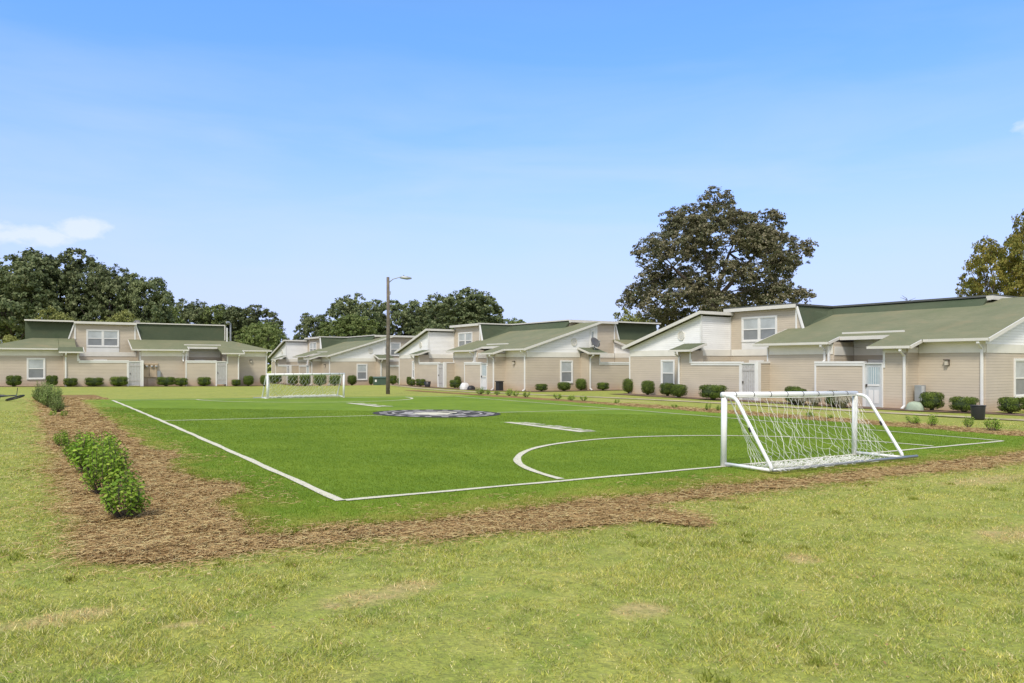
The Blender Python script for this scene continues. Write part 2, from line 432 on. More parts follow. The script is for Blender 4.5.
def sheet(name, phi, u0, u1, v0, v1, step, dz, mat, kind='structure'):
    us = np.arange(u0, u1 + step*0.5, step); vs = np.arange(v0, v1 + step*0.5, step)
    UU, VV = np.meshgrid(us, vs, indexing='ij'); P = phi(UU, VV)
    verts = []; faces = []; vid = {}
    def vert(key, u, v):
        if key not in vid:
            vid[key] = len(verts); verts.append((u, v, G(u, v) + dz))
        return vid[key]
    for i in range(len(us) - 1):
        for j in range(len(vs) - 1):
            cs = [(i, j), (i+1, j), (i+1, j+1), (i, j+1)]
            ph = [P[c] for c in cs]
            if max(ph) <= 0: continue
            poly = []
            for k in range(4):
                a, b = cs[k], cs[(k+1) % 4]; pa, pb = ph[k], ph[(k+1) % 4]
                if pa > 0: poly.append(vert(a, us[a[0]], vs[a[1]]))
                if (pa > 0) != (pb > 0):
                    t = pa / (pa - pb); key = (min(a, b), max(a, b))
                    poly.append(vert(key, us[a[0]] + t*(us[b[0]] - us[a[0]]), vs[a[1]] + t*(vs[b[1]] - vs[a[1]])))
            if len(poly) >= 3: faces.append(tuple(poly))
    me = bpy.data.meshes.new(name); me.from_pydata(verts, [], faces); me.update(); me.materials.append(mat)
    o = bpy.data.objects.new(name, me); col.objects.link(o); tag(o, kind=kind)
    return o

# lawn material
BARE = [(-1.05, -3.43, 0.42, 0.20), (-0.75, -3.35, 0.25, 0.16), (-2.89, -2.84, 0.42, 0.16), (-2.25, -3.34, 0.18, 0.07), (9.4, -2.80, 1.3, 0.30), (0.4, -4.6, 0.24, 0.16), (5.42, -4.77, 0.6, 0.26),
        (2.6, -4.3, 0.2, 0.14), (-3.6, 0.3, 0.3, 0.3), (8.6, 31.5, 2.4, 0.9), (22.4, 10, 0.6, 2.2), (22.0, 19.0, 0.5, 2.4)]
def phi_bare(u, v):
    r = np.zeros(np.shape(u))
    for a, b_, ru, rv in BARE: r = np.maximum(r, np.clip(1.5 - np.hypot((u-a)/ru, (v-b_)/rv), 0, 1))
    return r
def bare_mask(t, v):
    m_ = None
    for a, b_, ru, rv in BARE:
        sb = add(t, 'ShaderNodeVectorMath', operation='SUBTRACT'); t.links.new(v, sb.inputs[0]); sb.inputs[1].default_value = (a, b_, 0)
        sc = add(t, 'ShaderNodeVectorMath', operation='MULTIPLY'); t.links.new(sb.outputs[0], sc.inputs[0]); sc.inputs[1].default_value = (1/ru, 1/rv, 0)
        ln = add(t, 'ShaderNodeVectorMath', operation='LENGTH'); t.links.new(sc.outputs[0], ln.inputs[0])
        f_ = mth(t, 'SUBTRACT', 1.5, ln.outputs['Value'], True)
        m_ = f_ if m_ is None else mth(t, 'MAXIMUM', m_, f_)
    nb = mth(t, 'MULTIPLY', mth(t, 'SUBTRACT', noise_n(t, v, 5, 7, 0.75), 0.5), 3.2)
    mr = add(t, 'ShaderNodeMapRange'); mr.inputs[1].default_value = 0.30; mr.inputs[2].default_value = 1.15
    t.links.new(mth(t, 'ADD', m_, nb), mr.inputs[0]); 
    return mth(t, 'MULTIPLY', mr.outputs[0], mth(t, 'MULTIPLY', m_, 1.6, True))
def lawn_color(t):
    v = coords(t)
    n1 = noise_n(t, v, 0.55, 6, 0.62); n2 = noise_n(t, v, 3.2, 5, 0.6); n3 = noise_n(t, v, 38, 3, 0.6)
    a = ramp(t, n1, [(0.30, (0.3045, 0.3509, 0.0630)), (0.50, (0.4771, 0.4617, 0.0983)), (0.72, (0.6191, 0.5263, 0.1323))])
    b = ramp(t, n2, [(0.32, (0.2436, 0.3047, 0.0504)), (0.5, (0.4567, 0.4525, 0.0945)), (0.70, (0.6293, 0.5263, 0.1575))])
    c = mixc(t, 0.5, a, b)
    # bare sandy spots
    n4 = noise_n(t, v, 0.9, 7, 0.72, 0.4)
    s = add(t, 'ShaderNodeMapRange'); s.inputs[1].default_value = 0.62; s.inputs[2].default_value = 0.70; t.links.new(n4, s.inputs[0])
    c = mixc(t, mth(t, 'MULTIPLY', s.outputs[0], 0.75), c, (0.6600, 0.5540, 0.2205))
    n6 = noise_n(t, v, 13, 5, 0.7)
    s6 = add(t, 'ShaderNodeMapRange'); s6.inputs[1].default_value = 0.50; s6.inputs[2].default_value = 0.36; t.links.new(n6, s6.inputs[0])
    c = mixc(t, mth(t, 'MULTIPLY', s6.outputs[0], 0.55), c, (0.1972, 0.2052, 0.0525))
    s7 = add(t, 'ShaderNodeMapRange'); s7.inputs[1].default_value = 0.56; s7.inputs[2].default_value = 0.72; t.links.new(n6, s7.inputs[0])
    c = mixc(t, mth(t, 'MULTIPLY', s7.outputs[0], 0.6), c, (0.6496, 0.5700, 0.2520))
    # darker clover patches
    n5 = noise_n(t, v, 1.7, 4, 0.6)
    s5 = add(t, 'ShaderNodeMapRange'); s5.inputs[1].default_value = 0.60; s5.inputs[2].default_value = 0.70; t.links.new(n5, s5.inputs[0])
    c = mixc(t, mth(t, 'MULTIPLY', s5.outputs[0], 0.5), c, (0.1929, 0.3047, 0.0441))
    c = mixc(t, mth(t, 'MULTIPLY', bare_mask(t, v), 0.75), c, (0.72, 0.47, 0.27))
    return c, n3, v
m, t, b = new_mat('lawn')
c, n3, v = lawn_color(t)
c = mixc(t, 1.0, c, (0.90, 1.0, 0.88), 'MULTIPLY')
nf = noise_n(t, v, 21, 5, 0.75)
gf = add(t, 'ShaderNodeMapRange'); gf.inputs[1].default_value = 0.62; gf.inputs[2].default_value = 0.34; t.links.new(nf, gf.inputs[0])
c = mixc(t, mth(t, 'MULTIPLY', gf.outputs[0], 0.7), c, (0.16, 0.17, 0.055))
c = mixc(t, mth(t, 'MULTIPLY', n3, 0.45), c, (0.21, 0.215, 0.075))
t.links.new(c, b.inputs['Base Color']); b.inputs['Roughness'].default_value = 0.95; b.inputs['Specular IOR Level'].default_value = 0.1
bump(t, b, mth(t, 'ADD', n3, noise_n(t, v, 9, 3)), 0.8, 0.03)
M['lawn'] = m
m, t, b = new_mat('lawn_blades')
c, n3, v = lawn_color(t)
g = add(t, 'ShaderNodeNewGeometry')
r = g.outputs['Random Per Island']
r2 = mth(t, 'FRACT', mth(t, 'MULTIPLY', r, 17.3)); r3 = mth(t, 'FRACT', mth(t, 'MULTIPLY', r, 71.7))
c = mixc(t, mth(t, 'MULTIPLY', mth(t, 'GREATER_THAN', r, 0.72), 0.75), c, (0.66, 0.58, 0.33))
c = mixc(t, mth(t, 'MULTIPLY', mth(t, 'GREATER_THAN', r2, 0.62), 0.6), c, (0.16, 0.26, 0.05))
hv = add(t, 'ShaderNodeHueSaturation'); t.links.new(c, hv.inputs['Color'])
vv = add(t, 'ShaderNodeMapRange'); vv.inputs[3].default_value = 0.70; vv.inputs[4].default_value = 1.6; t.links.new(r3, vv.inputs[0]); t.links.new(vv.outputs[0], hv.inputs['Value'])
c = hv.outputs[0]
t.links.new(c, b.inputs['Base Color']); b.inputs['Roughness'].default_value = 0.7; b.inputs['Specular IOR Level'].default_value = 0.15
tr = add(t, 'ShaderNodeBsdfTranslucent'); t.links.new(c, tr.inputs[0]); ms = add(t, 'ShaderNodeMixShader'); ms.inputs[0].default_value = 0.3
t.links.new(b.outputs[0], ms.inputs[1]); t.links.new(tr.outputs[0], ms.inputs[2]); t.links.new(ms.outputs[0], t.nodes['Material Output'].inputs[0])
M['lawn_blades'] = m

def turf_color(t):
    v = coords(t)
    n1 = noise_n(t, v, 0.45, 5, 0.6); n2 = noise_n(t, coords(t, (1, 0.35, 1)), 6, 4, 0.6)
    a = ramp(t, n1, [(0.34, (0.1009, 0.1824, 0.0134)), (0.66, (0.2215, 0.3120, 0.0291))])
    bcol = ramp(t, n2, [(0.3, (0.1205, 0.2113, 0.0152)), (0.7, (0.2163, 0.3067, 0.0324))])
    c = mixc(t, 0.45, a, bcol)
    # straw blown onto the margins outside the lines
    tc = add(t, 'ShaderNodeTexCoord'); sp = add(t, 'ShaderNodeSeparateXYZ'); t.links.new(tc.outputs['Object'], sp.inputs[0])
    lo = add(t, 'ShaderNodeMapRange'); lo.inputs[1].default_value = 0.35; lo.inputs[2].default_value = -1.1; t.links.new(sp.outputs[1], lo.inputs[0])
    le = add(t, 'ShaderNodeMapRange'); le.inputs[1].default_value = 0.25; le.inputs[2].default_value = -1.2; t.links.new(sp.outputs[0], le.inputs[0])
    e = mth(t, 'MAXIMUM', lo.outputs[0], le.outputs[0])
    n4 = noise_n(t, v, 1.8, 6, 0.68)
    f = add(t, 'ShaderNodeMapRange'); f.inputs[1].default_value = 0.80; f.inputs[2].default_value = 1.25
    t.links.new(mth(t, 'ADD', n4, mth(t, 'MULTIPLY', e, 0.55)), f.inputs[0])
    c = mixc(t, mth(t, 'MULTIPLY', f.outputs[0], 0.8), c, (0.4500, 0.3408, 0.1020))
    return c, v
m, t, b = new_mat('turf')
c, v = turf_color(t)
n3 = noise_n(t, v, 45, 3, 0.6)
c = mixc(t, mth(t, 'MULTIPLY', n3, 0.3), c, (0.0958, 0.1636, 0.0133))
t.links.new(c, b.inputs['Base Color']); b.inputs['Roughness'].default_value = 0.9; b.inputs['Specular IOR Level'].default_value = 0.12
bump(t, b, n3, 0.7, 0.02); M['turf'] = m
m, t, b = new_mat('turf_blades')
c, v = turf_color(t)
g = add(t, 'ShaderNodeNewGeometry'); r = g.outputs['Random Per Island']
c = mixc(t, mth(t, 'MULTIPLY', r, 0.45), c, (0.2858, 0.3681, 0.0476))
r2 = mth(t, 'FRACT', mth(t, 'MULTIPLY', r, 17.3))
c = mixc(t, mth(t, 'MULTIPLY', r2, 0.35), c, (0.0927, 0.1636, 0.0114))
t.links.new(c, b.inputs['Base Color']); b.inputs['Roughness'].default_value = 0.6; b.inputs['Specular IOR Level'].default_value = 0.2
tr = add(t, 'ShaderNodeBsdfTranslucent'); t.links.new(c, tr.inputs[0]); ms = add(t, 'ShaderNodeMixShader'); ms.inputs[0].default_value = 0.25
t.links.new(b.outputs[0], ms.inputs[1]); t.links.new(tr.outputs[0], ms.inputs[2]); t.links.new(ms.outputs[0], t.nodes['Material Output'].inputs[0])
M['turf_blades'] = m

m, t, b = new_mat('pine_straw')
v = coords(t)
n1 = noise_n(t, v, 1.3, 6, 0.65); n2 = noise_n(t, coords(t, (1, 2.2, 1)), 34, 4, 0.7, 1.5)
c = ramp(t, n1, [(0.3, (0.2414, 0.1469, 0.0585)), (0.55, (0.3781, 0.2475, 0.1051)), (0.75, (0.4828, 0.3354, 0.1460))])
c = mixc(t, mth(t, 'MULTIPLY', n2, 0.8), c, (0.1609, 0.0990, 0.0421))
t.links.new(c, b.inputs['Base Color']); b.inputs['Roughness'].default_value = 0.95; b.inputs['Specular IOR Level'].default_value = 0.1
bump(t, b, n2, 1.0, 0.03); M['mulch'] = m
m, t, b = new_mat('pine_needles')
g = add(t, 'ShaderNodeNewGeometry')
c = ramp(t, g.outputs['Random Per Island'], [(0.0, (0.2093, 0.1245, 0.0490)), (0.35, (0.3621, 0.2317, 0.0994)), (0.7, (0.5311, 0.3752, 0.1636)), (1.0, (0.6437, 0.5749, 0.2804))])
n1 = noise_n(t, coords(t), 1.1, 5, 0.6)
c = mixc(t, mth(t, 'MULTIPLY', n1, 0.5), c, (0.3379, 0.2157, 0.0935))
t.links.new(c, b.inputs['Base Color']); b.inputs['Roughness'].default_value = 0.7; b.inputs['Specular IOR Level'].default_value = 0.2
M['needles'] = m
m, t, b = new_mat('bed_soil')
v = coords(t)
c = ramp(t, noise_n(t, v, 2.2, 6, 0.65), [(0.3, (0.105, 0.066, 0.042)), (0.7, (0.215, 0.14, 0.088))])
t.links.new(c, b.inputs['Base Color']); b.inputs['Roughness'].default_value = 0.95
bump(t, b, noise_n(t, v, 25, 4), 0.8, 0.03); M['soil'] = m

# ------------------------------------------------------------------ ground shapes
W_, L_ = 16.65, 27.36
def rrect(u, v, u0, u1, v0, v1, r):
    cu, cv = (u0+u1)/2, (v0+v1)/2
    dx = np.abs(u-cu) - (u1-u0)/2 + r; dy = np.abs(v-cv) - (v1-v0)/2 + r
    return -(np.hypot(np.maximum(dx, 0), np.maximum(dy, 0)) + np.minimum(np.maximum(dx, dy), 0) - r)
def phi_turf(u, v):
    d = rrect(u, v, -1.22, 18.5, -1.36, 28.6, 0.4)
    near = 1 - sst(v, -1, 3)
    return d + 0.14*wob(u, v, 2.1, 1.0) + 0.10*wob(u, v, 5.3, 2.0) + 0.05*wob(u, v, 13.0, 7.0) - bulge(u, v, -1.0, 1.6, 0.7, 0.55) - bulge(u, v, -0.8, 5.5, 1.0, 0.3)
def bulge(u, v, cu, cv, r, a): return a*np.exp(-((u-cu)**2 + (v-cv)**2) / (r*r))
def phi_mulch(u, v):
    d = rrect(u, v, -2.78, 20.2, -1.87, 60, 0.95)
    d = np.minimum(d, 37.5 - v + 0.3*(u-5))                    # bed ends before the far lawn
    d = np.where((u > 0.0) & (v > 28.0) & (u < 19.0), -1.0, d)  # far goal end is lawn
    d = d + bulge(u, v, 2.85, -2.85, 0.42, 1.05) + bulge(u, v, 2.3, -2.2, 0.75, 0.62)
    d = d + bulge(u, v, 1.2, -2.5, 0.8, 0.45) + bulge(u, v, 0.0, -2.3, 0.7, 0.3) + bulge(u, v, 12, -2.5, 3.5, 0.25)
    return d + 0.17*wob(u, v, 1.6, 3.0) + 0.10*wob(u, v, 4.7, 4.0) + 0.05*wob(u, v, 12.0, 1.0)

def phi_all(u, v): return np.ones_like(u)
# one wide ground sheet reaching the horizon
gu = np.concatenate([[-900, -400, -200, -100, -60, -40, -25], np.arange(-16, 46.1, 1.0), [55, 70, 90, 120, 200, 400, 900]])
gv = np.concatenate([[-300, -100, -50, -30, -20], np.arange(-14, 86.1, 1.0), [95, 110, 140, 200, 400, 900, 1800]])
UU, VV = np.meshgrid(gu, gv, indexing='ij')
ZZ = ground(UU, VV)
out_f = ~((UU > -3.5) & (UU < 21) & (VV > -3) & (VV < 38))
near = (UU > -20) & (UU < 50) & (VV > -20) & (VV < 90)
ZZ = ZZ + np.where(out_f & near, 0.012*wob(UU, VV, 0.9, 5.0) - 0.006, -0.004)
nu, nv = len(gu), len(gv)
idx = np.arange(nu*nv).reshape(nu, nv)
F = np.stack([idx[:-1, :-1].ravel(), idx[1:, :-1].ravel(), idx[1:, 1:].ravel(), idx[:-1, 1:].ravel()], 1)
o = np_mesh('lawn', np.stack([UU.ravel(), VV.ravel(), ZZ.ravel()], 1), F, M['lawn'], smooth=True); tag(o, kind='structure')

sheet('mulch_bed', lambda u, v: phi_mulch(u, v) - 0.13, -4.2, 21.6, -4.4, 39.0, 0.15, 0.012, M['mulch'])
sheet('turf_field', phi_turf, -1.8, 19.2, -1.8, 29.4, 0.15, 0.026, M['turf'])

# sidewalk
def strip_sheet(name, pts, w, dz, mat, th=0.0, kind='structure', seg=0.6):
    P = [Vector((p[0], p[1], 0)) for p in pts]; Q = []
    for a, b in zip(P[:-1], P[1:]):
        n = max(1, int((b-a).length / seg))
        for k in range(n): Q.append(a.lerp(b, k/n))
    Q.append(P[-1]); vs = []; fs = []
    for i, q in enumerate(Q):
        d = (Q[min(i+1, len(Q)-1)] - Q[max(i-1, 0)]).normalized(); n = Vector((-d.y, d.x, 0))
        for sgn in (-1, 1):
            p = q + n*w/2*sgn; vs.append((p.x, p.y, G(p.x, p.y) + dz))
        if i: k = 2*i; fs.append((k-2, k-1, k+1, k))
    me = bpy.data.meshes.new(name); me.from_pydata(vs, [], fs); me.update(); me.materials.append(mat)
    # make sure the sheet faces up
    bmx = bmesh.new(); bmx.from_mesh(me)
    for f in bmx.faces:
        if f.normal.z < 0: f.normal_flip()
    bmx.to_mesh(me); bmx.free()
    o = bpy.data.objects.new(name, me); col.objects.link(o); tag(o, kind=kind); return o
def smooth_path(pts, n=6):
    out_ = []
    for i in range(len(pts)-1):
        p0 = Vector(pts[max(i-1, 0)]); p1 = Vector(pts[i]); p2 = Vector(pts[i+1]); p3 = Vector(pts[min(i+2, len(pts)-1)])
        for k in range(n):
            t_ = k/n
            out_.append(0.5*((2*p1) + (p2-p0)*t_ + (2*p0-5*p1+4*p2-p3)*t_*t_ + (3*p1-p0-3*p2+p3)*t_**3))
    out_.append(Vector(pts[-1])); return out_
path = smooth_path([(26.2, -8), (25.2, 2), (24.5, 8), (24.3, 15), (23.7, 21), (22.4, 28), (21.7, 34), (22.0, 42), (23.3, 50), (23.6, 58)])
m, t, b = new_mat('worn_sidewalk'); v = coords(t)
c = ramp(t, noise_n(t, v, 0.9, 7, 0.7), [(0.38, (0.24, 0.25, 0.09)), (0.50, (0.44, 0.37, 0.24)), (0.68, (0.52, 0.46, 0.35))])
c = mixc(t, mth(t, 'MULTIPLY', noise_n(t, v, 14, 4, 0.7), 0.5), c, (0.30, 0.27, 0.15))
t.links.new(c, b.inputs['Base Color']); b.inputs['Roughness'].default_value = 0.95; b.inputs['Specular IOR Level'].default_value = 0.1
M['walk'] = m
strip_sheet('sidewalk', path, 0.85, 0.018, M['walk'])

# bare soil beds along the walls
def bed(name, pts, w):
    strip_sheet(name, pts, w, 0.018, M['soil'])
bed('soil_bed', [(28.1, -2), (28.1, 5.0), (27.0, 8.4), (27.2, 13), (27.1, 20), (27.7, 26.3)], 1.5)
bed('soil_bed', [(25.0, 33), (23.9, 36), (23.8, 44), (24.4, 53.5)], 1.3)
bed('soil_bed', [(25.0, 32.3), (33.0, 31.8)], 1.4)
bed('soil_bed', [(21.0, 60.8), (19.9, 64), (20.6, 81)], 1.4)
bed('soil_bed', [(21.0, 60.5), (31.0, 59.8)], 1.5)
bed('soil_bed', [(-9, 58.2), (14.5, 57.9)], 1.3)

# painted lines
LZ = 0.036
def line(name, pts, w=0.10): 
    o = strip_sheet(name, pts, w, LZ, M['line'], seg=0.4); return o
lm = MB()
def add_line(pts, w, dz):
    P = [Vector((p[0], p[1], 0)) for p in pts]; Q = []
    for a, b in zip(P[:-1], P[1:]):
        n = max(1, int((b-a).length/0.35))
        for k in range(n): Q.append(a.lerp(b, k/n))
    Q.append(P[-1]); prev = None
    for i, q in enumerate(Q):
        d = (Q[min(i+1, len(Q)-1)] - Q[max(i-1, 0)]).normalized(); n = Vector((-d.y, d.x, 0))
        jw = 1 + 0.10*math.sin(i*1.7) + 0.07*math.sin(i*0.61+1); jo = 0.008*math.sin(i*0.9 + q.x)
        a = q + n*(w/2*jw + jo); b_ = q - n*(w/2*jw - jo)
        a = (a.x, a.y, G(a.x, a.y)+dz); b_ = (b_.x, b_.y, G(b_.x, b_.y)+dz)
        if prev: lm.poly([prev[1], b_, a, prev[0]])
        prev = (a, b_)
add_line([(0, 0), (0, L_)], 0.11, LZ)
add_line([(0.06, 0), (W_-0.06, 0)], 0.10, LZ)
add_line([(W_, 0), (W_, L_)], 0.11, LZ)
add_line([(0.06, L_), (W_-0.06, L_)], 0.12, LZ)
add_line([(0.06, L_/2), (6.45, L_/2)], 0.10, LZ)
add_line([(10.8, L_/2), (W_-0.06, L_/2)], 0.10, LZ)
GC, AR = 8.49, 5.15
ARCY = 4.5
add_line([(GC + AR*math.cos(a), 0.05 + ARCY*math.sin(a)) for a in np.linspace(0.02, math.pi-0.02, 50)], 0.12, LZ + 0.001)
add_line([(GC + AR*math.cos(a), L_ - 0.05 - ARCY*math.sin(a)) for a in np.linspace(0.02, math.pi-0.02, 50)], 0.12, LZ + 0.001)
o = lm.build('pitch_line_markings', M['line']); tag(o, kind='structure')

# round emblem painted at midfield
def ringseg(mb, cu, cv, r0, r1, a0, a1, dz, n=40, wav=0.0):
    prev = None
    for i in range(n+1):
        a = a0 + (a1-a0)*i/n
        ra, rb = r0 + wav*math.sin(a*9), r1 + wav*math.sin(a*9+0.6)
        p = (cu+ra*math.cos(a), cv+ra*math.sin(a)); q = (cu+rb*math.cos(a), cv+rb*math.sin(a))
        p = (p[0], p[1], G(*p)+dz); q = (q[0], q[1], G(*q)+dz)
        if prev: mb.poly([prev[0], prev[1], q, p])
        prev = (p, q)
CU_, CV_ = 8.6, 14.0
ES = 1.04
em = empty('midfield_emblem', (0, 0, 0), 0, 'round black and white emblem painted at the centre of the green pitch', 'field emblem')
mb = MB(); ringseg(mb, CU_, CV_, ES*(0.0), ES*(2.08), 0, 2*math.pi, 0.037, 60); mb.build('emblem_base', M['inkblack'], em)
mb = MB()
for k in range(22):
    a = 2*math.pi*k/22
    ringseg(mb, CU_, CV_, ES*(1.62), ES*(1.88), a+0.02, a+0.02+random.uniform(0.10, 0.2), 0.041, 4)
ringseg(mb, CU_, CV_, ES*(1.40), ES*(1.48), 0, 2*math.pi, 0.041, 60, 0.0)
mb.build('emblem_lettering_ring', M['inkgrey'], em)
mb = MB()
for k in range(16):
    a = random.uniform(0, 6.28); ringseg(mb, CU_, CV_, ES*(0.75+0.06*(k % 5)), ES*(0.85+0.09*(k % 5)), a, a+random.uniform(0.5, 1.4), 0.041, 10, 0.05)
mb.build_pieces('emblem_swirl', M['inkgrey'], em)
mb = MB(); ringseg(mb, CU_-0.25, CV_-0.15, ES*(0.0), ES*(0.62), 0, 2*math.pi, 0.043, 30, 0.05)
ringseg(mb, CU_+0.35, CV_+0.3, ES*(0.25), ES*(0.5), -1.0, 1.6, 0.044, 10)
mb.build('emblem_centre', M['line'], em)

# painted words, worn to blocks of white
def wordstrip(cu, v0, v1, name, label):
    mb = MB(); n = 15
    u0 = cu - 0.18; z = 0.038
    def q(ua, ub, va, vb, dz):
        mb.poly([(ua, va, G(ua, va)+dz), (ub, va, G(ub, va)+dz), (ub, vb, G(ub, vb)+dz), (ua, vb, G(ua, vb)+dz)])
    q(u0-0.12, u0+0.13, v0, v1, z)
    dv = (v1-v0)/n
    for k in range(n):
        va = v0 + dv*k + 0.02
        if k % 5 == 4: continue
        h = random.uniform(0.28, 0.52)
        q(u0+0.132, u0+0.13+h, va, va+dv*0.34, z+0.001)
        if k % 2: q(u0+0.132, u0+0.13+h*0.9, va+dv*0.55, va+dv*0.82, z+0.001)
        q(u0+0.13+h*0.6, u0+0.13+h, va+dv*0.345, va+dv*0.54, z+0.001)
    o = mb.build(name, M['line'])
    return tag(o, label, 'painted word', 'painted words on the pitch')
wordstrip(8.75, 6.1, 9.6, 'painted_lettering', 'strip of white block lettering painted on turf near the closer goal')
wordstrip(8.6, 18.5, 21.8, 'painted_lettering', 'strip of white block lettering painted on turf beyond the round emblem')

# ------------------------------------------------------------------ grass blades and straw
def wedge_points(n_target, zmin, zmax, dens):
    """uniform random ground points within reach of the viewer, thinning with distance; dens(z) per m2"""
    out_ = []
    edges = np.geomspace(zmin, zmax, 14)
    for a, b in zip(edges[:-1], edges[1:]):
        hw0 = 0.80*b + 0.8
        n = int((b-a)*2*hw0*dens(0.5*(a+b)))
        d = RNG.uniform(a, b, n); l = RNG.uniform(-hw0, hw0, n)
        u = CAM.x + l*math.cos(TH) + d*math.sin(TH); v = CAM.y - l*math.sin(TH) + d*math.cos(TH)
        out_.append(np.stack([u, v, d], 1))
    return np.concatenate(out_)
def blades(name, P, hmin, hmax, w, mat, dz, lean=0.6, grow=0.0):
    n = len(P); a = RNG.uniform(0, 2*np.pi, n); h = RNG.uniform(0, 1, n)*(hmax-hmin) + hmin
    ww = w*(1 + 0.09*P[:, 2])*RNG.uniform(0.7, 1.3, n)
    z = ground(P[:, 0], P[:, 1]) + dz
    ca, sa = np.cos(a), np.sin(a); la = RNG.uniform(0, 2*np.pi, n); ll = RNG.uniform(0.1, 1, n)*lean*h
    V = np.zeros((n, 3, 3), np.float32)
    V[:, 0] = np.stack([P[:, 0]-ca*ww, P[:, 1]-sa*ww, z], 1); V[:, 1] = np.stack([P[:, 0]+ca*ww, P[:, 1]+sa*ww, z], 1)
    V[:, 2] = np.stack([P[:, 0]+np.cos(la)*ll, P[:, 1]+np.sin(la)*ll, z+h], 1)
    F = np.arange(n*3).reshape(n, 3)
    o = np_mesh(name, V.reshape(-1, 3), F, mat); tag(o, kind='stuff'); return o
def clump_noise(u, v):
    rot = 0.6; a = u*math.cos(rot)-v*math.sin(rot); b = u*math.sin(rot)+v*math.cos(rot)
    return 0.5*wob(u, v, 4.3, 8.0) + 0.45*wob(a, b, 11.0, 2.0) + 0.35*wob(b, u, 27.0, 5.0) + 0.4*wob(a, v, 1.3, 3.0)
P = wedge_points(0, 2.6, 24, lambda z: 9000 if z < 6 else 9000*(6/z)**1.75)
cn = clump_noise(P[:, 0], P[:, 1])
keep = phi_mulch(P[:, 0], P[:, 1]) + np.where(RNG.uniform(0, 1, len(P)) < 0.35, RNG.normal(0, 0.26, len(P)), RNG.normal(0, 0.07, len(P))) < 0.04 + 0.10*cn
keep &= RNG.uniform(0, 1, len(P)) < np.clip(0.60 + 0.75*cn, 0.08, 1)
keep &= RNG.uniform(0, 1, len(P)) > 0.5*phi_bare(P[:, 0], P[:, 1])*(1 + 1.2*wob(P[:, 0], P[:, 1], 9.0, 3.0))
P = P[keep]; hs_ = np.clip(1.0 + 0.9*cn[keep], 0.4, 2.0)
o = blades('lawn_grass', P, 0.009*hs_, 0.029*hs_, 0.0021, M['lawn_blades'], -0.004, 1.7)
tag(o, 'dry yellow green lawn grass covering the foreground', 'grass')
# weeds: darker rosettes of broader leaves
P = wedge_points(0, 2.6, 12, lambda z: 1.6)
P = P[(phi_mulch(P[:, 0], P[:, 1]) < -0.1) & (wob(P[:, 0], P[:, 1], 1.9, 4.0) > 0.1)]
Q = np.repeat(P, 60, axis=0); sp0 = np.repeat(RNG.uniform(0.02, 0.07, len(P)), 60)
Q[:, :2] += RNG.normal(0, 1, (len(Q), 2))*sp0[:, None]
o = blades('lawn_weeds', Q, 0.02, 0.045, 0.0042, M['turf_blades'], -0.002, 0.9)
tag(o, 'small tufts of darker green weeds scattered through the lawn', 'weeds')
# crumbs of dead leaf and straw on the lawn
P = wedge_points(0, 2.6, 14, lambda z: 26 if z < 7 else 26*7/z)
P = P[(phi_mulch(P[:, 0], P[:, 1]) < -0.05) & (wob(P[:, 0], P[:, 1], 0.9, 12.0) + RNG.normal(0, 0.3, len(P)) > 0.1)]
def flat_bits(name, P, smin, smax, mat, zoff):
    n = len(P); sz = RNG.uniform(smin, smax, n); a = RNG.uniform(0, 6.28, n); z = ground(P[:, 0], P[:, 1]) + zoff + RNG.uniform(0, 0.012, n)
    d1 = np.stack([np.cos(a), np.sin(a), RNG.uniform(-.4, .4, n)], 1)*sz[:, None]; d2 = np.stack([-np.sin(a), np.cos(a), RNG.uniform(-.3, .3, n)], 1)*(sz*RNG.uniform(0.25, 0.6, n))[:, None]
    c = np.stack([P[:, 0], P[:, 1], z], 1)
    V = np.stack([c-d1, c+d2, c+d1, c-d2], 1).reshape(-1, 3)
    o = np_mesh(name, V, np.arange(n*4).reshape(n, 4), mat); tag(o, kind='stuff'); return o
o = flat_bits('leaf_litter', P, 0.006, 0.018, M['needles'], 0.02); tag(o, 'brown crumbs of dead leaves scattered on the lawn', 'leaf litter')
P = wedge_points(0, 5, 26, lambda z: 4200 if z < 8 else 4200*(8/z)**1.5)
pt = phi_turf(P[:, 0], P[:, 1])
keep = pt + RNG.normal(0, 0.04, len(P)) > 0.02
# keep the paint free of blades
def online(u, v):
    d = np.minimum(np.minimum(np.abs(u) + 10*((v < 0) | (v > L_)), np.abs(v) + 10*((u < 0) | (u > W_))), np.abs(u-W_) + 10*((v < 0) | (v > L_)))
    d = np.minimum(d, np.abs(np.hypot((u-GC)/AR, v/ARCY) - 1)*4.6 + 10*(v < 0))
    d = np.minimum(d, np.abs(v-L_/2) + 10*((u < 0) | (u > W_)))
    d = np.minimum(d, np.maximum(np.abs(u-8.75)-0.4, 0) + 10*((v < 5.9) | (v > 9.9)))
    return d
keep &= (online(P[:, 0], P[:, 1]) + RNG.normal(0, 0.014, len(P)) > 0.050) | (RNG.uniform(0, 1, len(P)) < 0.10)
keep &= np.hypot(P[:, 0]-CU_, P[:, 1]-CV_) > 2.15
o = blades('turf_grass', P[keep], 0.014, 0.028, 0.0022, M['turf_blades'], 0.022, 0.9)
tag(o, 'short bright green turf blades covering the football pitch', 'turf grass')
# taller fringe of turf at the ragged edge
P = wedge_points(0, 5, 18, lambda z: 2500*(5/z)**1.2)
pt = phi_turf(P[:, 0], P[:, 1]); keep = (pt > -0.10) & (pt < 0.22) & (P[:, 1] < 4)
o = blades('turf_fringe', P[keep], 0.03, 0.07, 0.003, M['turf_blades'], 0.014, 0.9)
tag(o, 'ragged fringe of longer green turf at the edge of the straw bed', 'turf grass')
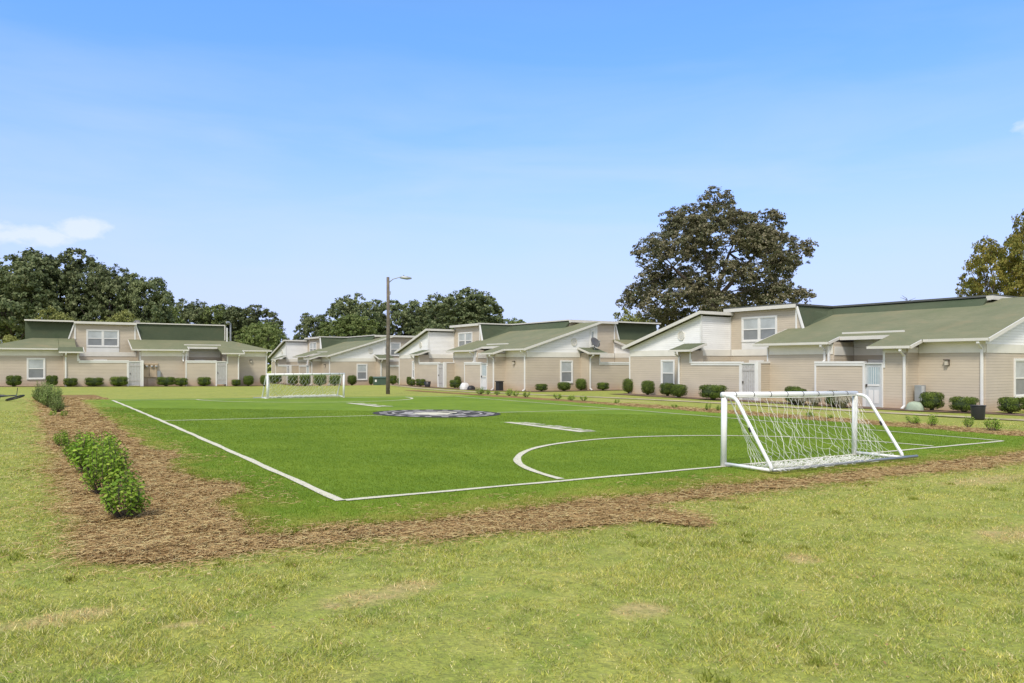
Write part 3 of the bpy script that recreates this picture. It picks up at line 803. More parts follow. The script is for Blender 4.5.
# pine needles
P = wedge_points(0, 4.5, 34, lambda z: 3600 if z < 8 else 3600*(8/z)**1.6)
pm = phi_mulch(P[:, 0], P[:, 1]) + np.where(RNG.uniform(0, 1, len(P)) < 0.3, RNG.normal(0, 0.34, len(P)), RNG.normal(0, 0.09, len(P))); pt = phi_turf(P[:, 0], P[:, 1]) + RNG.normal(0, 0.10, len(P))
stray = RNG.uniform(0, 1, len(P)) < np.where((P[:, 0] < 0) | (P[:, 1] < 0), 0.05*(1 + 1.6*wob(P[:, 0], P[:, 1], 1.6, 6)), 0.006)
keep = (pm > 0) & ((pt < 0) | (stray & (pt < 0.9) & (phi_turf(P[:, 0], P[:, 1]) > 0)))
P = P[keep]; n = len(P)
a = RNG.uniform(0, 2*np.pi, n); ln = RNG.uniform(0.035, 0.10, n)*(1+0.02*P[:, 2]); w = 0.0012*(1+0.09*P[:, 2])
z0 = ground(P[:, 0], P[:, 1]) + 0.014 + np.maximum(0, 0.030 + 0.03*wob(P[:, 0], P[:, 1], 3.5, 9))*RNG.uniform(0, 1, n)
tilt = RNG.uniform(-0.16, 0.22, n); ca, sa = np.cos(a), np.sin(a)
bx, by = -sa, ca; bend = RNG.normal(0, 0.16, n)*ln
c0 = np.stack([P[:, 0]-ca*ln/2, P[:, 1]-sa*ln/2, z0], 1)
c1 = np.stack([P[:, 0]+bx*bend, P[:, 1]+by*bend, z0+tilt*ln*0.5+0.006], 1)
c2 = np.stack([P[:, 0]+ca*ln/2, P[:, 1]+sa*ln/2, z0+tilt*ln*0.6], 1)
ov = np.stack([bx*w, by*w, w*0.5], 1)
V = np.stack([c0-ov, c0+ov, c1+ov, c1-ov, c2+ov, c2-ov], 1).reshape(-1, 3)
i6 = np.arange(n)*6
F = np.concatenate([np.stack([i6, i6+1, i6+2, i6+3], 1), np.stack([i6+3, i6+2, i6+4, i6+5], 1)])
o = np_mesh('pine_straw', V, F, M['needles']); tag(o, 'brown pine straw needles strewn around the pitch', 'pine straw', kind='stuff')

# ------------------------------------------------------------------ houses
SL = 0.30
def zr(x): return 2.90 + SL*(x + 0.35)
B0 = -0.7   # walls run below ground

def window_part(root, plane, fixed, a0, a1, z0, z1, nsash=1, out=1, panel=False):
    """plane 'x': lies in x=fixed facing -x; plane 'y': y=fixed facing -y"""
    def bx(mb, a, b, zz0, zz1, d0, d1):
        if plane == 'x': mb.box(fixed-d1, fixed-d0, a, b, zz0, zz1)
        else: mb.box(a, b, fixed-d1, fixed-d0, zz0, zz1)
    c = 0.09
    fr = MB()
    bx(fr, a0-c, a0, z0-c, z1+c, 0.002, 0.055); bx(fr, a1, a1+c, z0-c, z1+c, 0.002, 0.055)
    bx(fr, a0, a1, z1, z1+c, 0.002, 0.058); bx(fr, a0, a1, z0-c, z0, 0.002, 0.07)
    if panel: bx(fr, a0-c, a1+c, z0-c-0.42, z0-c-0.002, 0.002, 0.03)
    fo = MB.build(fr, 'window', M['white'], root)
    wdt = (a1-a0)/nsash
    sa = MB(); up = MB(); lo = MB()
    for k in range(nsash):
        s0, s1 = a0+k*wdt, a0+(k+1)*wdt; zm = (z0+z1)/2; g = 0.045
        if k: bx(sa, s0-0.05, s0+0.05, z0, z1, 0.004, 0.05)
        e0 = s0+(0.05 if k else 0); e1 = s1-(0.05 if k < nsash-1 else 0)
        bx(sa, e0, e0+g, z0, z1, 0.004, 0.035); bx(sa, e1-g, e1, z0, z1, 0.004, 0.035)
        bx(sa, e0+g, e1-g, z1-g, z1, 0.004, 0.035); bx(sa, e0+g, e1-g, z0, z0+g, 0.004, 0.035); bx(sa, e0+g, e1-g, zm-0.03, zm+0.03, 0.004, 0.040)
        bx(up, e0+g, e1-g, zm+0.03, z1-g, 0.004, 0.018); bx(lo, e0+g, e1-g, z0+g, zm-0.03, 0.004, 0.014)
    sa.build('sash', M['white'], fo); up.build('upper_pane', M['blind'], fo); lo.build('lower_pane', M['screenpane'], fo)
    return fo
def glassy(name, c, rough, lines=0.0):
    m, t, b = new_mat(name); v = coords(t)
    n = noise_n(t, v, 1.2, 3); cc = ramp(t, n, [(0.35, [x*0.85 for x in c]), (0.65, [min(1, x*1.12) for x in c])])
    if lines:
        sp = add(t, 'ShaderNodeSeparateXYZ'); t.links.new(v, sp.inputs[0])
        fr_ = mth(t, 'FRACT', mth(t, 'DIVIDE', sp.outputs[2], 0.05))
        gt = mth(t, 'GREATER_THAN', fr_, 0.72)
        cc = mixc(t, mth(t, 'MULTIPLY', gt, lines), cc, [x*0.5 for x in c])
    t.links.new(cc, b.inputs['Base Color']); b.inputs['Roughness'].default_value = rough
    b.inputs['Coat Weight'].default_value = 0.6; b.inputs['Coat Roughness'].default_value = 0.05
    return m
M['blind'] = glassy('blinds_behind_glass', (0.46, 0.49, 0.50), 0.4, 0.35)
M['screenpane'] = glassy('screened_glass', (0.235, 0.25, 0.26), 0.5, 0.3)

def gutter_run(mb, p0, p1):
    mb.bar(p0, p1, 0.12, 0.12)
def downspout(root, x, y, ztop, nrm, zbot=-0.02):
    """nrm: outward direction (dx, dy); leaves the eave, steps back to the wall, runs down"""
    mb = MB(); w = Vector((nrm[0], nrm[1], 0))
    p = Vector((x, y, 0)) + w*0.05
    e = Vector((x, y, 0)) + w*0.36
    mb.bar(e + Vector((0, 0, ztop)), e + Vector((0, 0, ztop-0.13)), 0.11, 0.10, up=w)
    mb.bar(e + Vector((0, 0, ztop-0.12)), p + Vector((0, 0, ztop-0.33)), 0.085, 0.07)
    mb.bar(p + Vector((0, 0, ztop-0.30)), p + Vector((0, 0, zbot+0.1)), 0.10, 0.075, up=w)
    mb.bar(p + Vector((0, 0, zbot+0.12)), p + w*0.2 + Vector((0, 0, zbot)), 0.10, 0.07)
    return mb.build('downspout', M['white'], root, bevel=0.012)
def gate(root, plane, fixed, a0, a1, z1=1.92, glass=True):
    def bx(mb, a, b, zz0, zz1, d0, d1):
        if plane == 'x': mb.box(fixed-d1, fixed-d0, a, b, zz0, zz1)
        else: mb.box(a, b, fixed-d1, fixed-d0, zz0, zz1)
    d = MB(); bx(d, a0+0.06, a1-0.06, -0.05, z1-0.06, -0.06, -0.01)
    do = d.build('door', M['door'], root)
    f = MB(); bx(f, a0, a0+0.06, B0, z1, -0.08, 0.04); bx(f, a1-0.06, a1, B0, z1, -0.08, 0.04); bx(f, a0+0.06, a1-0.06, z1-0.06, z1, -0.08, 0.04)
    f.build('door_frame', M['white'], do)
    if not glass:
        lt = MB(); nn = 7
        for k in range(nn):
            aa = a0+0.07+(a1-a0-0.14)*(k+0.5)/nn; bx(lt, aa-0.035, aa+0.035, 0.02, z1-0.12, -0.008, 0.006)
        bx(lt, a0+0.08, a1-0.08, 1.5, 1.6, 0.007, 0.02); bx(lt, a0+0.08, a1-0.08, 0.3, 0.4, 0.007, 0.02)
        lt.build('gate_boards', M['gateboards'], do)
    wd = a1-a0-0.12
    if glass:
        g = MB(); bx(g, a0+0.06+wd*0.16, a1-0.06-wd*0.16, 0.98, z1-0.2, -0.012, 0.004); g.build('door_glass', M['doorglass'], do)
        br = MB()
        for k in range(5):
            aa = a0+0.06+wd*(0.16+0.68*(k+0.5)/5); bx(br, aa-0.008, aa+0.008, 0.98, z1-0.2, 0.005, 0.014)
        bx(br, a0+0.06+wd*0.16, a1-0.06-wd*0.16, 0.90, 0.98, -0.01, 0.012)
        bx(br, a0+0.06+wd*0.2, a0+0.06+wd*0.46, 0.15, 0.72, -0.012, 0.002); bx(br, a0+0.06+wd*0.54, a0+0.06+wd*0.8, 0.15, 0.72, -0.012, 0.002)
        br.build('door_bars', M['white'], do)
    h = MB(); bx(h, a1-0.15, a1-0.10, 0.86, 0.98, -0.01, 0.05); h.build('handle', M['brown'], do)
    return do
def wall_lamp(root, plane, fixed, a, z):
    b = MB(); 
    if plane == 'x': b.box(fixed-0.03, fixed, a-0.09, a+0.09, z-0.13, z+0.13).box(fixed-0.16, fixed-0.03, a-0.10, a+0.10, z+0.09, z+0.13)
    else: b.box(a-0.09, a+0.09, fixed-0.03, fixed, z-0.13, z+0.13).box(a-0.10, a+0.10, fixed-0.16, fixed-0.03, z+0.09, z+0.13)
    o = b.build('wall_lamp', M['brown'], root)
    g = MB()
    if plane == 'x': g.box(fixed-0.13, fixed-0.032, a-0.06, a+0.06, z-0.11, z+0.088)
    else: g.box(a-0.06, a+0.06, fixed-0.13, fixed-0.032, z-0.11, z+0.088)
    g.build('lamp_glass', M['lampglass'], o); return o
def round_vent(root, plane, fixed, a, z):
    c = (fixed-0.002, a, z) if plane == 'x' else (a, fixed-0.002, z)
    n = (-1, 0, 0) if plane == 'x' else (0, -1, 0)
    mb = MB()
    pts = []
    for k in range(9):
        an = 2*math.pi*k/8 + math.pi/8
        pts.append((c[0], c[1]+0.24*math.cos(an), c[2]+0.24*math.sin(an)*1.15) if plane == 'x' else (c[0]+0.24*math.cos(an), c[1], c[2]+0.24*math.sin(an)*1.15))
    for p, q in zip(pts[:-1], pts[1:]): mb.bar(Vector(p)+Vector(n)*0.02, Vector(q)+Vector(n)*0.02, 0.05, 0.05, up=n)
    for k in range(-3, 4):
        zz = z + k*0.065; hw = 0.2*math.sqrt(max(0.05, 1-(k/4)**2))
        if plane == 'x': mb.box(fixed-0.028, fixed-0.002, a-hw, a+hw, zz-0.022, zz+0.012)
        else: mb.box(a-hw, a+hw, fixed-0.028, fixed-0.002, zz-0.022, zz+0.012)
    return mb.build('gable_vent', M['cream'], root)

def house(loc, rz, label, kind='gable', **opt):
    """local frame: facade faces -x along +y; south end faces -y"""
    RZ = opt.get('rise', 0.0)
    root = empty('apartment_building', loc, rz, label, 'apartment building', 'tan apartment buildings around the pitch')
    g = kind == 'gable'
    T = 0.12
    tan = MB(); cw = MB()
    def wx(x, y0, y1, z1, z0=B0, mb=tan): mb.box(x, x+T, y0, y1, z0, z1)          # faces -x
    def wy(y, x0, x1, z1, z0=B0, mb=tan): mb.box(x0, x1, y, y+T, z0, z1)          # faces -y
    FT = 2.32
    # west side
    tan.box(0.0, T, 0.002 if g else 0.0, T, FT+0.002 if g else B0, 2.9); wx(0, T, 2.63, 2.93); wy(2.63, -0.9, T, 2.60); wx(-0.9, 2.63+T, 3.65, 2.62); tan.box(-0.9, 1.6, 3.65-T, 3.65-0.002, B0, 2.6) if False else None
    tan.box(-0.9+T, 1.6, 3.53, 3.648, B0, 2.62)
    wx(1.6, 3.53, 6.55, 3.3); wy(6.55, 0, 1.6, 2.9); wx(0, 6.55+T, 10.2-T, 2.93); tan.box(0, 2.5, 10.2-T, 10.2, B0, 2.93)
    wx(2.5, 10.2-0.02, 14.7, FT)
    # upper dormer face, splayed foot
    dz0, dz1 = 2.66, 4.92+RZ
    yb0, yb1 = 9.88, (14.7 if g else 15.18)
    yt0, yt1 = 10.33, 14.72
    tan.prism([(2.5, 10.22, dz0), (2.5, 9.88, 3.70), (2.5, yt0, dz1), (2.5, yt1, dz1), (2.5, yb1, 3.70), (2.5, 14.68, dz0)], (0.05, 0, 0))
    # south dormer face
    if g: tan.prism([(6.3, 2.5, B0), (10.18, 2.5, B0), (10.18, 2.5, 3.2), (10.62, 2.5, 3.70), (10.17, 2.5, dz1), (5.72, 2.5, dz1), (5.5, 2.5, 4.4), (6.3, 2.5, 4.4)], (0, 0.05, 0))
    # south gable wall, lower part
    if not g: wy(0, T, 16, 2.93)
    if g: wy(0, 0, 4.75, FT); tan.box(4.75, 4.75+T, -0.9+T, 0, B0, 2.62); wy(-0.9, 4.75, 5.8, 2.62); tan.box(5.68, 5.8, -0.9+T, 0.0, B0, 2.6); wy(0, 4.75+T, 6.28, FT)
    if g: tan.box(6.16, 6.28, T, 2.5, B0, FT)
    # south court wall
    if g: wy(-0.9, 5.8, 8.8, 1.88, B0, cw); cw.box(9.7, 11.0, -0.9, -0.78, B0, 1.88)
    if g: wy(0, 10.2, 16, FT); tan.box(10.2, 10.32, T, 2.5, B0, FT)
    tan.box(15.88, 16, T, 20.6, B0, 4.6 if g else 2.8)
    if g:
        wx(0, 14.7, 20.6, FT); wy(14.7, T, 2.5, FT); tan.box(T, 15.88, 20.48, 20.6, B0, 2.85)
    else:
        wx(0, 15.6, 20.6, 2.9); wy(20.48, T, 16, 2.9)
        wy(14.7, T, 2.5, FT)
    # hood block and court walls
    wx(-0.9, 14.7, 15.6, 2.60); wy(14.7-T, -0.9, 0, 2.60) ; tan.box(-0.9+T, 0, 15.6-T, 15.6, B0, 2.60)
    wx(-0.9, 11.2, 14.7-T-0.002, 1.88, B0, cw); cw.box(-0.9, -0.002, 10.13, 10.25, B0, 1.88)
    wx(-0.9, 4.53, 6.93, 1.88, B0, cw); cw.box(-0.9+T, -0.002, 6.81, 6.93, B0, 1.88)
    tan.build('wall', M['tan'], root)
    cw.build_pieces('courtyard_wall', M['tan'], root)
    # white upper siding
    ws = MB()
    if g: ws.prism([(-0.004, 0, 2.66), (6.28, 0, 2.66), (6.28, 0, zr(6.28)-0.16), (-0.004, 0, zr(0)-0.16)], (0, T, 0))
    if g: ws.box(6.16, 6.28, T, 2.5, FT, zr(6.28)-0.18)
    if g: ws.prism([(10.2, 0, 2.66), (10.2, 2.5, 2.66), (10.2, 2.5, 3.62), (10.2, 0, 2.87)], (T, 0, 0))
    if g:
        def zs(y): return 2.92 + 0.298*(20.85 - y)
        ws.prism([(0, 14.7, 2.66), (0, 20.6, 2.66), (0, 20.6, zs(20.6)-0.16), (0, 14.7, zs(14.7)-0.16)], (T, 0, 0))
        ws.box(T, 2.5, 14.7, 14.7+T, 2.66, zs(14.82)-0.17)
    ws.box(1.575, 1.598, 3.66, 6.54, 2.66, 3.15)
    ws.build_pieces('upper_siding', M['white_siding'], root)
    # frieze boards
    fr = MB(); f0, f1 = FT, 2.68
    fr.box(-0.022, -0.002, 0.0, 2.6, f0, 2.80); fr.box(-0.922, -0.902, 2.66, 3.64, 2.34, 2.54); fr.box(-0.86, -0.03, 2.605, 2.627, 2.34, 2.56)
    fr.box(-0.022, -0.002, 6.6, 10.15, f0, 2.80)
    fr.box(2.47, 2.498, 10.22, 14.66, FT-0.004, 2.672)
    fr.box(1.578, 1.598, 3.66, 6.52, f0-0.05, f1-0.03); fr.box(0.03, 1.56, 6.526, 6.548, f0-0.05, f1)
    if g: fr.box(0.03, 4.7, -0.022, -0.002, FT-0.01, 2.668); fr.box(4.9, 6.26, -0.022, -0.002, FT-0.01, 2.668); fr.box(6.3, 10.15, 2.47, 2.498, FT, 2.668)
    if g: fr.box(10.2, 15.9, -0.022, -0.002, FT-0.01, 2.84)
    if g: fr.box(10.178, 10.198, 0.02, 2.46, FT-0.01, 2.668)
    if g: fr.box(-0.022, -0.002, 15.62, 20.55, FT-0.01, 2.668); fr.box(0.02, 2.46, 14.678, 14.698, FT-0.01, 2.668); fr.box(-0.022, -0.002, 14.72, 15.6, FT-0.01, 2.668)
    else: fr.box(-0.022, -0.002, 15.62, 20.55, FT, 2.80)
    fr.build_pieces('frieze', M['cream'], root)
    # corner boards, caps, court trims
    tr_ = MB()
    def cap_x(y0, y1, z=1.88): tr_.box(-0.95, -0.73, y0, y1, z+0.002, z+0.10); tr_.box(-0.93, -0.903, y0, y1, z-0.10, z)
    cap_x(4.50, 6.95); cap_x(11.15, 14.62)
    tr_.box(-0.93, -0.903, 4.50, 4.58, B0, 1.775); tr_.box(-0.93, -0.903, 6.86, 6.95, B0, 1.775)
    tr_.box(-0.93, -0.903, 11.2, 11.3, B0, 1.775); tr_.box(-0.95, -0.73, 10.10, 10.26, B0, 1.98); tr_.box(-0.727, 0.0, 10.10, 10.28, 1.885, 1.98)
    tr_.box(-0.93, -0.903, 3.56, 3.66, 1.7, 2.5); tr_.box(-0.93, -0.903, 14.62, 14.72, 1.90, 2.55)
    tr_.box(-0.93, -0.903, 14.55, 14.62, 1.99, 2.1)
    tr_.box(-0.12, -0.03, 6.72, 6.81, 1.9, 2.75)         # court post
    tr_.box(-0.03, 0.06, 10.203, 10.28, 1.99, 2.7)
    if g: tr_.box(5.8, 11.0, -0.95, -0.73, 1.882, 1.98); tr_.box(5.8, 11.0, -0.93, -0.903, 1.78, 1.88); tr_.box(5.72, 5.80, -0.93, -0.903, 1.78, 2.5)
    # corner boards
    if g:
        tr_.box(-0.028, -0.004, 14.70, 14.78, 2.68, zs(14.78)-0.17); tr_.box(-0.024, 0.07, 14.676, 14.698, 2.68, zs(14.70)-0.17)
        tr_.box(2.40, 2.496, 14.676, 14.698, 2.68, zs(14.7)-0.17)
        tr_.box(-0.028, -0.004, 20.50, 20.6, B0, 2.31)
    if g: tr_.box(6.18, 6.30, -0.024, -0.003, 2.68, zr(6.2)-0.2)
    # dormer trims: front fascia, corner boards, splay boards
    tr_.box(2.46, 2.498, yt0-0.04, yt0+0.06, 3.70, dz1-0.01)
    tr_.bar((2.455, 9.90, 3.72), (2.455, yt0-0.02, dz1), 0.09, 0.11, up=(1, 0, 0))
    if not g:
        tr_.box(2.46, 2.498, 14.66, 14.76, 3.70, dz1-0.01)
        tr_.bar((2.455, 15.16, 3.72), (2.455, yt1+0.02, dz1), 0.09, 0.11, up=(1, 0, 0))
    if g: tr_.box(10.10, 10.2, 2.46, 2.498, 2.67, dz1-0.01)
    if g: tr_.bar((10.60, 2.455, 3.72), (10.17, 2.455, dz1), 0.09, 0.11, up=(0, 1, 0))
    tr_.build_pieces('trim', M['white'], root)
    # roofs
    rf = MB()
    X5 = 5.12 if g else 2.5
    main = [(-0.35, -0.28), (-0.35, 2.30), (-1.25, 2.30), (-1.25, 4.15), (0.5, 4.15), (0.5, 6.60), (-0.35, 6.60), (-0.35, 10.85),
            (2.498, 10.85), (2.498, 9.9), (5.14, 9.9), (5.14, 2.495), (6.42, 2.495), (6.42, -0.28)]
    if not g: main = [(-0.35, -0.35)] + main[1:9] + [(2.498, 2.498)]
    main = list(reversed(main))
    rf.prism([(x, y, zr(x)) for x, y in main], (0, 0, -0.10))
    ht = [(-1.25, 14.30), (-1.25, 15.95), (-0.003, 15.95), (-0.003, 14.30)]
    MB().prism([(x, y, zr(x)+0.02) for x, y in reversed(ht)], (0, 0, -0.10)).build('porch_hood', M['hood'], root)
    if not g: rf.prism([(-0.35, -0.35, 2.90), (2.498, 2.498, zr(2.498)), (15, 2.498, zr(2.498)), (15, -0.35, 2.90)][::-1], (0, 0, -0.10))
    hs = [(4.5, -1.25), (6.15, -1.25), (6.15, -0.003), (4.5, -0.003)]
    if g: MB().prism([(x, y, 2.90+SL*(y+0.35)+0.02) for x, y in hs], (0, 0, -0.10)).build('porch_hood', M['hood'], root)
    es = [(10.0, -0.35), (16.3, -0.35), (16.3, 2.65), (10.0, 2.65)]
    if g: rf.prism([(x, y, 2.90+SL*(y+0.35)) for x, y in es], (0, 0, -0.10))
    if g:
        nsq = [(-0.28, 14.52), (16.3, 14.52), (16.3, 20.9), (-0.28, 20.9)]
        rf.prism([(x, y, zs(y)) for x, y in nsq], (0, 0, -0.10))
    else:
        # hip: along-facade slope with a fall to the far end
        zw = lambda y: 2.90 + 0.26*(20.9 - y)
        yh = 20.9 - SL*(2.85)/0.26
        rf.prism([(-0.35, 15.9, zr(-0.35)), (2.5, 15.9, zr(2.5)), (2.5, yh, zr(2.5)), (-0.35, 20.9, 2.90)][::1], (0, 0, -0.10))
        rf.prism([(-0.35, 20.9, 2.90), (2.5, yh, zr(2.5)), (15, yh, zr(2.5)), (15, 20.9, 2.90)], (0, 0, -0.10))
        rf.prism([(-0.003, 14.75, zr(0)), (2.5, 14.75, zr(2.5)), (2.5, 15.88, zr(2.5)), (-0.003, 15.88, zr(0))], (0, 0, -0.10))
    rf.build_pieces('roof', M['roof'], root)
    # mansard skirts
    ma = MB(); zt = 4.98+RZ
    if g:
        ma.prism([(2.56, 9.9, zr(2.5)-0.05), (5.2, 9.9, zr(5.12)-0.05), (5.7, 10.33, zt), (2.56, 10.33, zt)], (0, 0.12, -0.02))
        ma.prism([(5.14, 9.9, zr(5.12)-0.03), (5.14, 2.42, zr(5.12)-0.03), (5.68, 2.42, zt), (5.68, 10.33, zt)], (0.12, 0, -0.02))
    else:
        ma.prism([(2.51, 9.92, zr(2.5)-0.03), (2.51, 3.15, zr(2.5)-0.03), (2.66, 3.15, zt), (2.66, 10.31, zt)], (0.12, 0, -0.02))
        ma.prism([(2.66, 3.15, 3.5), (14.8, 3.15, 3.5), (14.8, 3.28, zt), (2.66, 3.28, zt)], (0, 0.12, -0.02))
    if g: ma.prism([(10.64, 2.5, 3.6), (14.9, 2.5, 3.6), (14.9, 2.7, zt), (10.2, 2.7, zt)], (0, 0.12, -0.02))
    ma.prism([(14.95, 2.5, 3.5), (14.95, 14.8, 3.5), (14.8, 14.8, zt), (14.8, 2.7, zt)], (-0.12, 0, -0.02))
    if not g:
        ma.prism([(2.56, 18.1, zr(2.5)-0.3), (2.56, 15.16, zr(2.5)-0.05), (2.66, 14.74, zt), (2.66, 18.1, zt)], (0.12, 0, -0.02))
        ma.prism([(2.66, 18.1, 3.2), (14.8, 18.1, 3.2), (14.8, 18.1, zt), (2.66, 18.1, zt)], (0, -0.12, 0))
    else:
        ma.prism([(2.6, 14.95, 4.5), (14.8, 14.95, 4.5), (14.8, 14.75, zt), (2.6, 14.75, zt)], (0, -0.1, 0))
    ma.build_pieces('mansard_roof', M['mansard'], root)
    fl = MB(); ye = 18.1 if not g else 14.85
    XR = 5.62 if g else 2.60
    Y0 = 2.25 if g else 3.05
    outl = [(2.30, 10.30), (2.30, ye), (14.9, ye), (14.9, Y0), (XR, Y0), (XR, 10.30)]
    fl.prism([(x, y, 5.04+RZ) for x, y in reversed(outl)], (0, 0, -0.055))
    fl.build('flat_roof', M['flat'], root)
    # fascia boards around the top
    dk = opt.get('darkedge', False)
    fa = MB(); fb = MB()
    fa.box(2.20, 2.299, 10.24, (15.0 if g else 14.80), 4.84+RZ, 5.03+RZ)
    if g:
        fa.box(5.60, 10.24, 2.15, 2.249, 4.84+RZ, 5.03+RZ)
        fa.box(5.60, 5.66, 2.251, 2.45, 4.82+RZ, 5.03+RZ)
    else: fa.box(2.44, 2.52, 3.06, 3.14, 3.8, 4.96+RZ)
    ed = fb if dk else fa
    if g: ed.box(2.301, 5.60, 10.235, 10.298, 4.975+RZ, 5.065+RZ)
    ed.box(XR-0.07, XR-0.003, 2.45 if g else 3.05, 10.23, 4.975+RZ, 5.065+RZ)
    if g: ed.box(10.245, 14.95, 2.19, 2.249, 4.965+RZ, 5.065+RZ)
    if dk: fb.box(2.19, 2.35, 10.24, 15.0, 5.045+RZ, 5.09+RZ); fb.box(5.60, 10.3, 2.14, 2.3, 5.045+RZ, 5.09+RZ)
    if not g:
        fa.box(2.24, 2.299, 14.802, 18.15, 4.955+RZ, 5.075+RZ)
    # soffit behind the front fascia
    fa.box(2.302, 2.498, 10.34, 14.7, 4.93+RZ, 4.98+RZ)
    if g: fa.box(5.8, 10.1, 2.252, 2.498, 4.93+RZ, 4.98+RZ)
    # eave and rake fascia
    def fx(x, y0, y1, dzz=0): fa.box(x-0.09, x-0.002, y0, y1, zr(x)-0.118+dzz, zr(x)-0.008+dzz)
    fx(-0.35, -0.28, 2.22); fx(-1.25, 2.30, 4.15); fx(-0.35, 6.60, 10.85); fx(-1.25, 14.30, 15.95, 0.02)
    if not g: fx(-0.35, 15.98, 20.9)
    def rake(p0, p1, up=(0, 0, 1), w=0.045, h=0.15):
        fa.bar(p0, p1, w, h, up)
    if g: rake((-0.43, -0.305, zr(-0.43)-0.07), (6.5, -0.305, zr(6.5)-0.07))
    rake((-1.30, 2.275, zr(-1.3)-0.06), (-0.42, 2.275, zr(-0.42)-0.06), h=0.13)
    rake((-0.36, 6.575, zr(-0.36)-0.06), (0.5, 6.575, zr(0.5)-0.06), h=0.13)
    fa.box(0.46, 0.497, 4.15, 6.55, zr(0.5)-0.17, zr(0.5)+0.0)
    fa.box(0.95, 1.0, 3.75, 6.75, zr(0.97)-0.01, zr(0.97)+0.075)
    rake((-1.3, 14.275, zr(-1.3)-0.04), (-0.02, 14.275, zr(-0.02)-0.04), h=0.13)
    if g: fa.box(4.5, 6.15, -1.34, -1.252, 2.90+SL*(-0.9)-0.115, 2.90+SL*(-0.9)+0.015)
    if g: rake((4.475, -1.3, 2.90+SL*(-0.95)-0.04), (4.475, -0.03, 2.90+SL*0.32-0.04), h=0.13)
    if g: fa.box(10.0, 16.3, -0.44, -0.352, 2.765, 2.895)
    if g: rake((9.975, -0.4, 2.885-0.07), (9.975, 2.3, 2.9+SL*2.65-0.07), h=0.14)
    rake((-0.36, 10.875, zr(-0.36)-0.07), (2.44, 10.875, zr(2.44)-0.07), h=0.14)
    if g:
        rake((-0.305, 20.95, zs(20.95)-0.07), (-0.305, 14.50, zs(14.50)-0.07), h=0.18)
        rake((-0.33, 14.49, zs(14.5)-0.08), (2.42, 14.49, zs(14.5)-0.08), h=0.17)
    fa.build_pieces('fascia', M['trimcream'], root)
    if dk: fb.build_pieces('drip_edge', M['darktrim'], root)
    # soffits under the eaves
    so = MB()
    so.box(-0.42, -0.03, -0.2, 2.2, 2.765, 2.785) ; so.box(-0.42, -0.03, 6.62, 10.8, 2.765, 2.785)
    so.build_pieces('soffit', M['cream'], root)
    # openings
    gate(root, 'x', -0.9, 3.65, 4.53, glass=g)
    gate(root, 'x', -0.9, 10.27, 11.19, glass=False)
    if g: gate(root, 'y', -0.9, 8.81, 9.69, glass=False)
    window_part(root, 'x', 2.5, 11.62, 13.82, 3.18, 4.42, 2, panel=True)
    swx = opt.get('swin', 2.75)
    if g: window_part(root, 'y', 0.0, swx, swx+0.95, 0.55, 2.0)
    if g: window_part(root, 'y', 0.0, 5.72, 5.98, 3.15, 4.22)
    if opt.get('s_dormer_window'): window_part(root, 'y', 2.5, 7.45, 8.5, 3.0, 4.25)
    if g: window_part(root, 'x', 0.0, 16.78, 17.72, 0.62, 2.0); round_vent(root, 'x', 0.0, 16.2, 3.50)
    else: window_part(root, 'x', 0.0, 14.93+1.95, 14.93+2.97, 0.60, 2.06)
    if g: round_vent(root, 'y', 0.0, 4.15, 3.42)
    wall_lamp(root, 'x', 0.0, 1.45, 1.92)
    downspout(root, -0.0, 0.12, 2.80, (-1, 0)); downspout(root, -0.9, 2.72, 2.52, (-1, 0)); downspout(root, -0.9, 15.48, 2.55, (-1, 0))
    downspout(root, 0.0, 7.0, 2.80, (-1, 0), 1.9); 
    if g: downspout(root, 4.86, -0.9, 2.55, (0, -1))
    # door glimpsed in the courts
    c2 = MB(); c2.box(2.46, 2.498, 12.4, 13.4, 0, 2.06); c2.box(1.56, 1.598, 4.9, 5.8, 0, 2.06); c2.build_pieces('inner_door_casing', M['white'], root)
    return root

h3 = house((28.6, 5.66, -0.294), 0, 'nearest tan apartment building at right, wide blinds window above its courtyard wall', darkedge=True, swin=2.48)
h2 = house((25.5, 33.2, -0.294), 0, 'middle tan apartment building with a satellite dish at its gable end and green roof', swin=2.98, rise=0.13)
h1 = house((21.6, 61.1, -0.56), 0, 'farther tan apartment building behind the far goal and light pole, with white gable', s_dormer_window=True, rise=0.06)
h0 = house((14.93, 58.7, -0.155), R(90), 'low tan apartment building at far left with central upper window and electric meters', kind='hip', rise=0.13)

# ------------------------------------------------------------------ electric meters on the far left building
def place(o, x, y, dz=0.0, rz=0.0):
    o.location = (x, y, G(x, y) + dz); o.rotation_euler = (0, 0, rz); return o
mr = empty('electric_meter_board', (5.35, 58.7, G(5.35, 58.5)), 0, 'weathered electric meter board on legs against the far left building', 'meter board')
mb = MB().box(-0.75, 0.65, -0.12, -0.03, 1.78, 1.9).box(-0.62, -0.02, -0.14, -0.02, 0.8, 1.4).box(0.02, 0.55, -0.14, -0.02, 0.8, 1.4).box(-0.72, 0.62, -0.14, -0.03, 0.74, 0.80)
mb.build('panel', M['meter'], mr)
for px in (-0.66, -0.12, 0.56): MB().box(px, px+0.05, -0.1, -0.03, 0, 1.78).build('conduit', M['meter'], mr)
for px in (-0.62, -0.3, 0.08, 0.4):
    MB().box(px, px+0.22, -0.16, -0.03, 1.44, 1.76).build('meter_box', M['meter'], mr)
    MB().disc((px+0.11, -0.16, 1.62), (0, -1, 0), 0.085, 12, 0.09).build('meter_dial', M['grey'], mr, True)
MB().box(0.6, 0.85, -0.16, -0.02, 0.75, 1.25).build('grey_box', M['grey'], mr)
